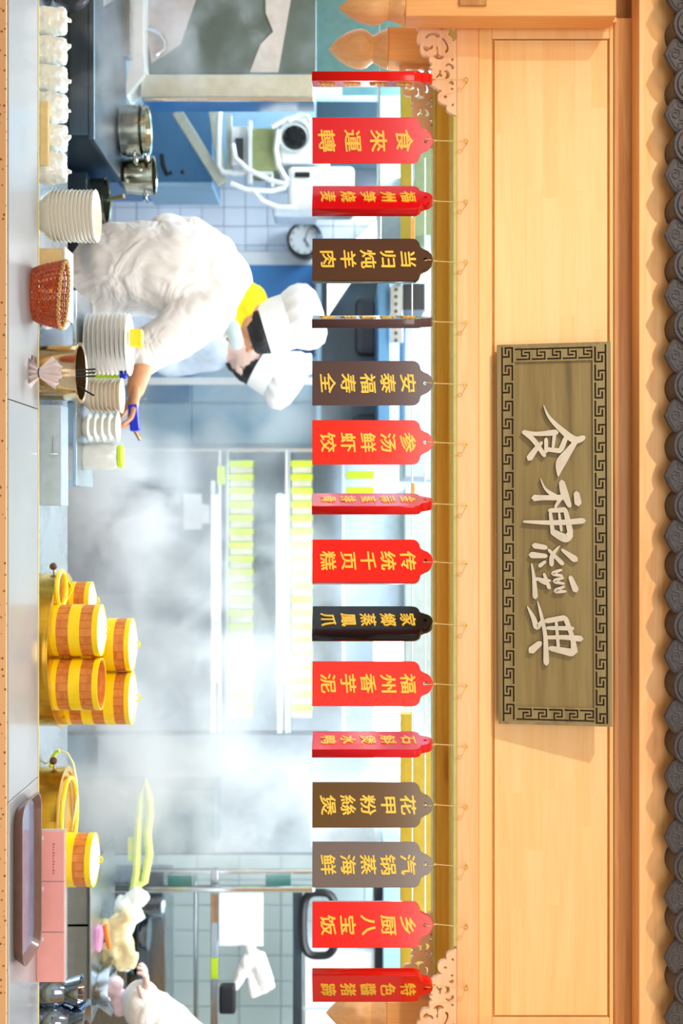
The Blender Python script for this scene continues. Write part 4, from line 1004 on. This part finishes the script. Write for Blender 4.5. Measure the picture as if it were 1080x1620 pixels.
# ---------------- right-hand kitchen ----------------
t = thing('steel_rack', 'tall steel pole rack in front of the green-white tiles', 'rack', (W(0,1410,5.6).x, 5.6, 0))
bx('pole', -260, 498, 1403, 1413, 5.6, .04, chrome, t, .008); bx('pole', 222, 498, 1376, 1383, 5.7, .03, chrome, t, .006)
bx('crossbar', 333, 345, 1376, 1700, 5.66, .04, ss, t); bx('crossbar', 463, 478, 1404, 1700, 5.66, .04, ss_dark, t); bx('crossbar', 306, 311, 1384, 1700, 5.7, .02, ss, t)
bx('panel', 222, 258, 1384, 1403, 5.68, .02, dark, t); bx('panel', 265, 304, 1386, 1402, 5.68, .02, M('teal_dark', C(40,110,100), .4), t); bx('panel', 420, 460, 1385, 1402, 5.68, .02, bpy.data.materials['teal_dark'], t)
tag(bx('lime_sticker', 333.5, 344.5, 1516, 1549, 5.655, .004, lime), 'small lime sticker on the orange-lit crossbar', 'sticker')
tag(bx('orange_tape', 334, 344.5, 1415, 1460, 5.655, .004, M('tape_orange', C(206,160,120), .5)), 'strip of tan tape on the crossbar', 'tape')
tag(bx('paper_sheet', 346, 416, 1404, 1497, 5.62, .006, M('sheet_white', C(232,238,246), .6)), 'blank white sheet hung behind the pole rack', 'sheet')
m = MB()
for k in range(6): m.cone(W(392+k*5,1498+k*2,5.60), .008, W(400+k*6,1574-k*3,5.58), .016)
m.cone(W(372,1560,5.58), .02, W(392,1520,5.58), .03); m.cone(W(396,1500,5.58), .02, W(420,1550,5.58), .03)
tag(blob('hung_towel', m, cloth, None, .007, 3, .005, .04), 'crumpled white towel hung from the crossbar', 'towel')
tag(bx('black_dispenser', 346, 372, 1561, 1606, 5.5, .06, black, None, .012), 'black dispenser below the hung towel', 'dispenser')
t = thing('white_cupboard', 'white wall cupboard behind the last two plaques', 'cupboard', W(500,1550,6.0))
bx('body', 478, 592, 1502, 1680, 6.0, .4, M('cup_w', C(216,228,232), .35), t); bx('door', 482, 588, 1506, 1594, 5.985, .014, whitep, t); bx('door', 482, 588, 1598, 1676, 5.985, .014, whitep, t); bx('dark_gap', 592, 606, 1405, 1680, 6.0, .3, dark, t)
tag(bx('pale_soffit', 606, 634, 1335, 1700, 5.9, .3, lblue), 'pale blue soffit above the white cupboard', 'soffit')
tag(bx('white_lamp_panel', 490, 600, 1240, 1340, 6.4, .59, M('pan_w', C(214,224,230), .4)), 'pale wall panel behind the bronze-brown plaque', 'panel')
m = MB().tube([W(505+26*math.copysign(abs(math.cos(a*math.pi/20))**.6, math.cos(a*math.pi/20)), 1462+50*math.copysign(abs(math.sin(a*math.pi/20))**.6, math.sin(a*math.pi/20)), 5.635) for a in range(40)], .018, 8, closed=True)
tag(obj('round_tray_rim', m, black), 'black oval tray rim behind the red plaque reading 乡厨八宝饭', 'tray')
t = thing('pot_shelf', 'steel pots and dishes shelf at the right of the rack', 'shelf', (W(0,1500,5.9).x, 5.9, 0))
bx('shelf_side', -260, 262, 1395, 1700, 6.2, .3, ss, t); bx('board', 196, 200, 1440, 1600, 5.9, .3, ss, t); bx('board', 216, 219, 1400, 1600, 5.9, .3, dark, t)
for k, (yc, x0, x1, rp) in enumerate(((1432,222,258,22),(1478,220,236,26),(1524,201,214,20))):
    c = W(x0,yc,5.95); r = rp*S(5.95); h = (x1-x0)*S(5.95)
    tag(obj('steel_bowl', MB().lathe([(.001,0),(r*.6,0),(r*.9,h*.5),(r,h),(r*.95,h),(.001,h*.3)], c, 30), ss), ['tall steel container on the side shelf','wide steel bowl on the side shelf','small steel bowl lower on the side shelf'][k], 'bowl', 'steel ware on the side shelf')
# bags and bottle on the side
t = thing('sauce_bottle', 'pink bottle with an orange cap before the plastic bags', 'bottle', (W(0,1490,4.75).x, 4.75, W(141,0,4.75).z))
c = t.location; 
obj('body', MB().add([c+Vector((-.05,0,0)), c+Vector((.03,0,0)), c+Vector((.045,0,.04)), c+Vector((-.05,0,.05)), c+Vector((-.05,.05,0)), c+Vector((.03,.05,0)), c+Vector((.045,.05,.04)), c+Vector((-.05,.05,.05))], [(0,1,2,3),(7,6,5,4),(0,4,5,1),(1,5,6,2),(2,6,7,3),(3,7,4,0)]), pinkm, t, bevel=.01)
obj('cap', MB().tube([c+Vector((-.055,.02,.055)), c+Vector((.03,.02,.07))], .010, 10), orange, t)
m = MB()
for k in range(16): m.ball(W(160+random.uniform(0,52), 1448+k*5, 4.9+random.uniform(-.03,.03)), .022+.012*random.random(), 10)
tag(blob('noodle_bag', m, M('noodle_bag', C(240,226,170), .3, 0, .4, .12, 14, .3), None, .008, 4, .014, .04), 'clear bag of yellow noodles behind the pink bottle', 'bag')
m = MB()
for k in range(8): m.ball(W(200+random.uniform(-20,20), 1420+k*15, 5.0), .03+.02*random.random(), 10)
tag(blob('plastic_bag', m, plastic_bag, None, .008, 4, .014, .04), 'crumpled clear plastic bag at the foot of the pole', 'bag')
t = thing('side_table', 'steel side table under the bags and bottle', 'table', (W(0,1540,4.9).x, 4.9, 0))
obj('table_top', MB().box((W(0,1375,4.7).x,4.66,1.8-.90*1.0-.015+.005), (W(0,1580,4.9).x,5.15,.90+.0)), ss, t, bevel=.003)
obj('cabinet', MB().box((W(0,1385,4.7).x+.02,4.68,0), (W(0,1578,4.9).x,5.12,.885)), M('cab_grey', C(140,144,140), .5), t)
obj('door_gap', MB().pbox(50,140,1462,1466,4.68,.004), dark, t)
m = MB().lathe([(.001,0),(.05,0),(.085,.05),(.08,.05),(.001,.02)], W(150,1570,4.6), 30); 
tag(obj('mixing_bowl', MB().lathe([(.001,0),(.05,0),(.10,.07),(.095,.07),(.001,.02)], W(148,1562,4.8), 30), chrome), 'bright steel mixing bowl below the white sleeve', 'bowl')
m = MB()
for k in range(5): m.ball(W(184+random.uniform(-6,6), 1556+k*10, 4.78), .028, 10)
tag(blob('patterned_bag', m, M('pink_print', C(244,214,226), .4, 0, .3, .25, 20), None, .007, 4, .006, .03), 'white bag with pink print under the white sleeve', 'bag')
# ---------------- people ----------------
def pleats(an, h): return 1+.035*math.cos(14*an)
def toque(parent, c, axis, r, H, lean=0):
    ax = Vector(axis).normalized()
    prof = [(r*.97,0),(r*1.0,0),(r*1.03,H*.45),(r*1.0,H*.5)]
    obj('hat_band', MB().lathe([(r*.9,0),(r*1.0,0),(r*1.04,H*.42),(r*.95,H*.42)], c, 40, axis=ax), hatm, parent)
    P = [(r*1.0,H*.40),(r*1.08,H*.46),(r*1.22,H*.60),(r*1.24,H*.74),(r*1.12,H*.88),(r*.8,H*.97),(r*.35,H*1.0),(.001,H*1.0)]
    obj('hat_crown', MB().lathe(P, c, 84, mod=lambda an, h: 1+.035*math.cos(14*an)*(1-.5*h/H), axis=ax), hatm, parent)
def head(parent, c, r, face_dir, up, skinm, band=None):
    # an ovoid skull with brow, nose, lips, chin and ears, in a head frame
    u = Vector(up).normalized(); f = Vector(face_dir); f = (f-u*f.dot(u)).normalized(); s = u.cross(f)
    Mx = Matrix((s, f, u)).transposed()
    def p(a,b,h): return Vector(c)+Mx@Vector((a*r,b*r,h*r))
    m = MB(); m.ball(p(0,-.12,.25), r*1.0, 20); m.cone(p(0,.12,-.05), r*.82, p(0,.30,-.75), r*.48, 16); m.cone(p(0,.0,-.6), r*.55, p(0,-.25,-1.5), r*.5, 14)
    m.cone(p(0,.86,.12), r*.10, p(0,1.08,-.22), r*.15, 8); m.ball(p(.10,.98,-.24), r*.09, 8); m.ball(p(-.10,.98,-.24), r*.09, 8)
    m.cone(p(-.22,.72,-.52), r*.09, p(.22,.72,-.52), r*.09, 8); m.cone(p(-.18,.70,-.62), r*.09, p(.18,.70,-.62), r*.09, 8)
    m.cone(p(-.45,.74,.18), r*.12, p(-.1,.84,.14), r*.10, 8); m.cone(p(.45,.74,.18), r*.12, p(.1,.84,.14), r*.10, 8)
    for sgn in (-1,1): m.cone(p(.93*sgn,-.1,.12), r*.13, p(.90*sgn,-.04,-.22), r*.09, 8); m.cone(p(1.0*sgn,-.2,.1), r*.08, p(.96*sgn,-.12,-.15), r*.06, 8)
    blob('head', m, skinm, parent, .006, 4)
    for sgn in (-1,1): obj('eye', MB().ball(p(.30*sgn,.80,.0), r*.12, 12), whitep, parent); obj('pupil', MB().ball(p(.30*sgn,.90,-.01), r*.05, 8), black, parent)
    hm = MB(); hm.ball(p(0,-.2,.34), r*1.04, 20, (1,1,1)); hm.cone(p(0,-.5,.2), r*.8, p(0,-.55,-.35), r*.55, 14); 
    for sgn in (-1,1): hm.cone(p(.72*sgn,.15,.5), r*.35, p(.86*sgn,-.2,.25), r*.25, 10)
    if band: hm = MB().lathe([(.001,-.062),(.080,-.062),(.096,-.035),(.101,.0),(.001,.01)], band[0], 32, axis=band[1])
    blob('hair', hm, hair, parent, .008, 3, .004, .02)
    return p
def hand(parent, wr, tip_dir, palm_n, ln, skinm, curl=.6, grip=True):
    d = Vector(tip_dir).normalized(); n = Vector(palm_n); n = (n-d*n.dot(d)).normalized(); s = d.cross(n)
    k = ln/.18; wr = Vector(wr); m = MB()
    def p(a,b,h): return wr+s*a*k+n*b*k+d*h*k
    for a in (-.028,-.010,.010,.028): m.cone(p(a*.6,0,.0), .018*k, p(a,0,.085), .014*k, 10)
    for i, (a, L_) in enumerate(((-.031,.062),(-.010,.074),(.011,.078),(.031,.068))):
        th = curl*(.5+.1*i); q = p(a,0,.088); dirv = d; 
        for seg, fr in enumerate((.45,.32,.23)):
            th2 = th*(seg+.6); dv = d*math.cos(th2)+n*math.sin(th2); q2 = q+dv*L_*fr*k; m.cone(q, (.0098-.0009*seg)*k, q2, (.0092-.0010*seg)*k, 8); q = q2
    q = p(.028,.004,.02); q1 = p(.058,.018,.052); q2 = p(.056,.034,.085); m.cone(q, .016*k, q1, .011*k, 8); m.cone(q1, .011*k, q2, .009*k, 8)
    return blob('hand', m, skinm, parent, .0032, 2)
# bending cook: back to us, leaning over to the right
dC = 5.0
cook = thing('person', 'cook in white jacket, yellow neckerchief and tall paper hat bending over the plates', 'person', (W(0,440,dC).x, dC, 0), 'kitchen staff')
m = MB()
def q(x,y,dd=0): return W(x,y,dC+dd)
m.cone(q(120,445,.05), .17, q(190,428,.03), .185); m.cone(q(150,388), .075, q(250,402), .10); m.cone(q(112,470), .105, q(235,455), .10)
m.cone(q(190,425), .18, q(285,428), .19); m.cone(q(285,430), .185, q(345,448,-.02), .135)
m.cone(q(240,412,.0), .15, q(325,415,.02), .115); m.cone(q(330,420), .13, q(362,462), .085); m.cone(q(330,480,-.03), .115, q(352,500,-.02), .085)
m.cone(q(352,452), .095, q(373,482,-.02), .06)
# far arm: hand on the hip
m.cone(q(342,405,.08), .085, q(300,374,.12), .078); m.cone(q(300,374,.12), .078, q(258,362,.10), .062)
# near arm reaching to the plates
m.cone(q(328,492,-.06), .105, q(268,535,-.14), .092); m.cone(q(268,535,-.14), .092, q(226,557,-.16), .082); m.cone(q(226,557,-.16),.082,q(222,566,-.16),.074)
blob('jacket', m, cloth, cook, .012, 8, .008, .10)
lm = MB()
for sy, dd in ((395,.10),(470,-.03)):
    hip = q(95,sy,dd); kn = Vector((hip.x-.02, hip.y-.03, .48)); an = Vector((hip.x-.01, hip.y, .08)); lm.cone(hip, .115, kn, .075); lm.cone(kn, .075, an, .05)
    lm.cone(an-Vector((0,0,.035)), .045, an+Vector((.06,-.12,-.045)), .035)
blob('trousers', lm, apron, cook, .014, 5)
am = MB(); am.cone(q(116,400,-.04), .075, q(50,410,-.04), .12); am.cone(q(90,440,-.02), .13, q(40,440,-.0), .17)
blob('apron', am, apron, cook, .014, 5)
fm = MB(); fm.cone(q(232,552,-.16), .052, q(214,618,-.22), .034)
blob('forearm', fm, skin, cook, .008, 4)
hand(cook, q(214,618,-.22), (.75,-.25,-.05), (-.1,-.3,-1), .19, skin, .75)
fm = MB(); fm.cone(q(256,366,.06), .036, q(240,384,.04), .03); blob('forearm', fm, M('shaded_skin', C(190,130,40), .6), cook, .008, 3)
hand(cook, q(240,386,.12), (.7,.3,-.5), (0,-1,-.2), .17, skin, .5)
# neckerchief
nm = MB(); nm.cone(q(376,497,-.03), .055, q(392,478,-.01), .078); nm.cone(q(366,517,-.04), .028, q(390,497,-.03), .06)
blob('neckerchief', nm, yellow_cloth, cook, .008, 4, .004, .03)
up1 = Vector((-.10,.05,1)); hc = q(399,517,-.02)
P = head(cook, q(397,514,-.0), .088, (1,.1,-.55), up1, skin, (q(418,519,-.0), Vector((-.30,0,1))))
obj('ear_hook', MB().tube([P(1.02,-.1,.15), P(.9,.3,-.2)], .003, 6), maskm, cook)
mk = MB(); mk.cone(q(369,516,-.07), .026, q(374,541,-.06), .030); blob('face_mask', mk, maskm, cook, .007, 3)
toque(cook, q(418,520,-.0), Vector((-.30,0,1)), .104, .235)
t = thing('lighter', 'blue plastic lighter gripped by the bending cook', 'lighter', q(218,650,-.25))
obj('barrel', MB().obox(q(210,640,-.27), q(214,682,-.27), .03, .035), blue_pen, t, bevel=.006); obj('nozzle', MB().tube([q(214,682,-.27), q(222,696,-.27)], .008, 8), chrome, t)
# second cook leaning the other way behind
dB = 5.55
def q2(x,y,dd=0): return W(x,y,dB+dd)
ck2 = thing('person', 'second cook in white, hat tilted, facing the first through the steam', 'person', (W(0,500,dB).x, dB, 0), 'kitchen staff')
m = MB(); m.cone(q2(60,500), .19, q2(190,490), .18); m.cone(q2(190,490), .18, q2(290,505), .17); m.cone(q2(290,505), .16, q2(345,535), .11); m.cone(q2(345,535), .09, q2(372,556), .055)
m.cone(q2(335,560,.05), .08, q2(270,572,.12), .06); m.cone(q2(270,572,.12), .06, q2(225,560,-.1), .045); m.cone(q2(300,440), .10, q2(210,430), .08)
blob('jacket', m, M('jacket_blueish', C(200,216,236), .8), ck2, .014, 8, .014, .14)
lm = MB()
for sy in (470,520):
    hip = q2(60,sy); lm.cone(hip, .11, Vector((hip.x,hip.y,.48)), .075); lm.cone(Vector((hip.x,hip.y,.48)), .075, Vector((hip.x,hip.y,.05)), .05); lm.cone(Vector((hip.x,hip.y,.045)), .045, Vector((hip.x-.12,hip.y-.05,.04)), .035)
blob('trousers', lm, apron, ck2, .014, 5)
hand(ck2, q2(225,560,-.1), (-.6,-.6,-.3), (0,0,-1), .18, skin2)
head(ck2, q2(392,563,-.02), .098, (-.75,-.7,-.35), (.38,.05,1), skin2)
toque(ck2, q2(412,575,-.02), Vector((.62,0,1)), .108, .20)
# third cook, mostly outside the frame, reaching in from the right
dD = 4.9
def q3(x,y,dd=0): return W(x,y,dD+dd)
ck3 = thing('person', 'white-sleeved cook reaching in from the photo edge over the bowls', 'person', (W(0,1700,dD).x, dD+.1, 0), 'kitchen staff')
m = MB(); m.cone(q3(60,1710,.1), .19, q3(200,1706,.1), .19); m.cone(q3(200,1706,.1), .19, q3(290,1700,.1), .17); m.cone(q3(310,1665,.06), .10, q3(320,1730,.1), .10)
m.cone(q3(300,1668,.0), .10, q3(258,1614,-.1), .082); m.cone(q3(258,1614,-.1), .085, q3(226,1592,-.15), .075); m.cone(q3(226,1592,-.15), .072, q3(222,1578,-.17), .062)
m.cone(q3(300,1735,.05), .09, q3(230,1745,.0), .07); m.cone(q3(230,1745,.0), .07, q3(225,1700,-.15), .05); m.cone(q3(320,1690), .08, q3(345,1690), .06)
blob('jacket', m, cloth, ck3, .012, 7, .014, .12)
lm = MB()
for sy in (1682,1735):
    hip = q3(60,sy,.1); lm.cone(hip, .11, Vector((hip.x,hip.y,.48)), .075); lm.cone(Vector((hip.x,hip.y,.48)), .075, Vector((hip.x,hip.y,.05)), .05); lm.cone(Vector((hip.x,hip.y,.045)), .045, Vector((hip.x-.12,hip.y-.05,.04)), .035)
blob('trousers', lm, apron, ck3, .014, 5)
hand(ck3, q3(226,1582,-.17), (-.8,-.1,.15), (0,-.2,-1), .16, skin2, .7); hand(ck3, q3(225,1700,-.15), (-.8,-.1,-.1), (0,-.2,-1), .17, skin2, .6)
head(ck3, q3(385,1682,0), .098, (-.8,-.5,-.4), (0,.0,1), skin2)
toque(ck3, q3(402,1682,0), Vector((-.02,0,1)), .104, .22)
obj('neckerchief', MB().lathe([(.05,-.02),(.075,-.015),(.07,.02),(.05,.02)], q3(350,1690), 24), magenta, ck3)
# ---------------- steam ----------------
def steam_mat(name, dens, scale, lo, hi, c, r, seed):
    m = bpy.data.materials.new(name); m.use_nodes = True; nt = m.node_tree; nt.nodes.clear()
    out = nt.nodes.new('ShaderNodeOutputMaterial'); vs = nt.nodes.new('ShaderNodeVolumeScatter'); vs.inputs['Color'].default_value = (.82,.88,.93,1); vs.inputs['Anisotropy'].default_value = .2
    tc = nt.nodes.new('ShaderNodeTexCoord')
    mp = nt.nodes.new('ShaderNodeMapping'); mp.inputs['Location'].default_value = (seed, seed*.7, 0); nt.links.new(tc.outputs['Object'], mp.inputs[0])
    n = nt.nodes.new('ShaderNodeTexNoise'); n.inputs['Scale'].default_value = scale; n.inputs['Detail'].default_value = 5; n.inputs['Roughness'].default_value = .58; n.inputs['Distortion'].default_value = .7
    nt.links.new(mp.outputs[0], n.inputs['Vector'])
    mr = nt.nodes.new('ShaderNodeMapRange'); mr.interpolation_type = 'SMOOTHSTEP'; mr.inputs[1].default_value = lo; mr.inputs[2].default_value = hi; nt.links.new(n.outputs[0], mr.inputs[0])
    # falloff to the skin of the plume
    dv = nt.nodes.new('ShaderNodeVectorMath'); dv.operation = 'DIVIDE'; dv.inputs[1].default_value = r; nt.links.new(tc.outputs['Object'], dv.inputs[0])
    ln = nt.nodes.new('ShaderNodeVectorMath'); ln.operation = 'LENGTH'; nt.links.new(dv.outputs[0], ln.inputs[0])
    fo = nt.nodes.new('ShaderNodeMapRange'); fo.interpolation_type = 'SMOOTHSTEP'; fo.inputs[1].default_value = 1.0; fo.inputs[2].default_value = .45; fo.inputs[3].default_value = 0; fo.inputs[4].default_value = 1; nt.links.new(ln.outputs['Value'], fo.inputs[0])
    a = nt.nodes.new('ShaderNodeMath'); a.operation = 'MULTIPLY'; nt.links.new(mr.outputs[0], a.inputs[0]); nt.links.new(fo.outputs[0], a.inputs[1])
    b = nt.nodes.new('ShaderNodeMath'); b.operation = 'MULTIPLY'; b.inputs[1].default_value = dens; nt.links.new(a.outputs[0], b.inputs[0])
    nt.links.new(b.outputs[0], vs.inputs['Density']); nt.links.new(vs.outputs[0], out.inputs['Volume']); return m
ST = [ # x, y, d centre; radii px (x, y), depth radius m; density; noise lo/hi; scale
 (290, 1000, 5.45, 330, 330, .80, 2.6, .43, .60, 2.8, 'dense steam cloud rising behind the bamboo baskets'),
 (170, 1190, 4.85, 150, 220, .33, 3.6, .36, .60, 4.5, 'low steam beside the smaller pot'),
 (330, 1270, 5.25, 330, 150, .40, 3.4, .40, .60, 3.8, 'steam drifting over the lime hose'),
 (330, 650, 5.80, 260, 130, .40, 2.2, .40, .60, 4.2, 'steam drifting past the second cook'),
 (190, 780, 5.15, 150, 160, .40, 5.5, .38, .58, 5.0, 'low steam beyond the plates'),
 (150, 110, 4.55, 110, 150, .20, 2.6, .44, .66, 6.0, 'faint steam over the dark range top'),
 (560, 1200, 5.6, 200, 160, .35, 1.8, .38, .58, 3.4, 'high steam behind the bronze-brown plaque'),
 (290, 40, 4.90, 260, 150, .20, 2.2, .44, .66, 5.0, 'thin steam under the extractor hood'),
]
for i, (x, y, d, rx, ry, rd, dens, lo, hi, sc, lab) in enumerate(ST):
    c = W(x, y, d); R = Vector((ry*S(d), rd, rx*S(d)))
    b = MB().ball((0,0,0), 1, 20); o = obj('steam', MB().add([Vector((v.x*R.x, v.y*R.y, v.z*R.z))+c for v in b.v], b.f), steam_mat('steam_%d' % i, dens, sc, lo, hi, c, R, i*3.7), origin=c)
    tag(o, lab, 'steam', None, 'stuff')
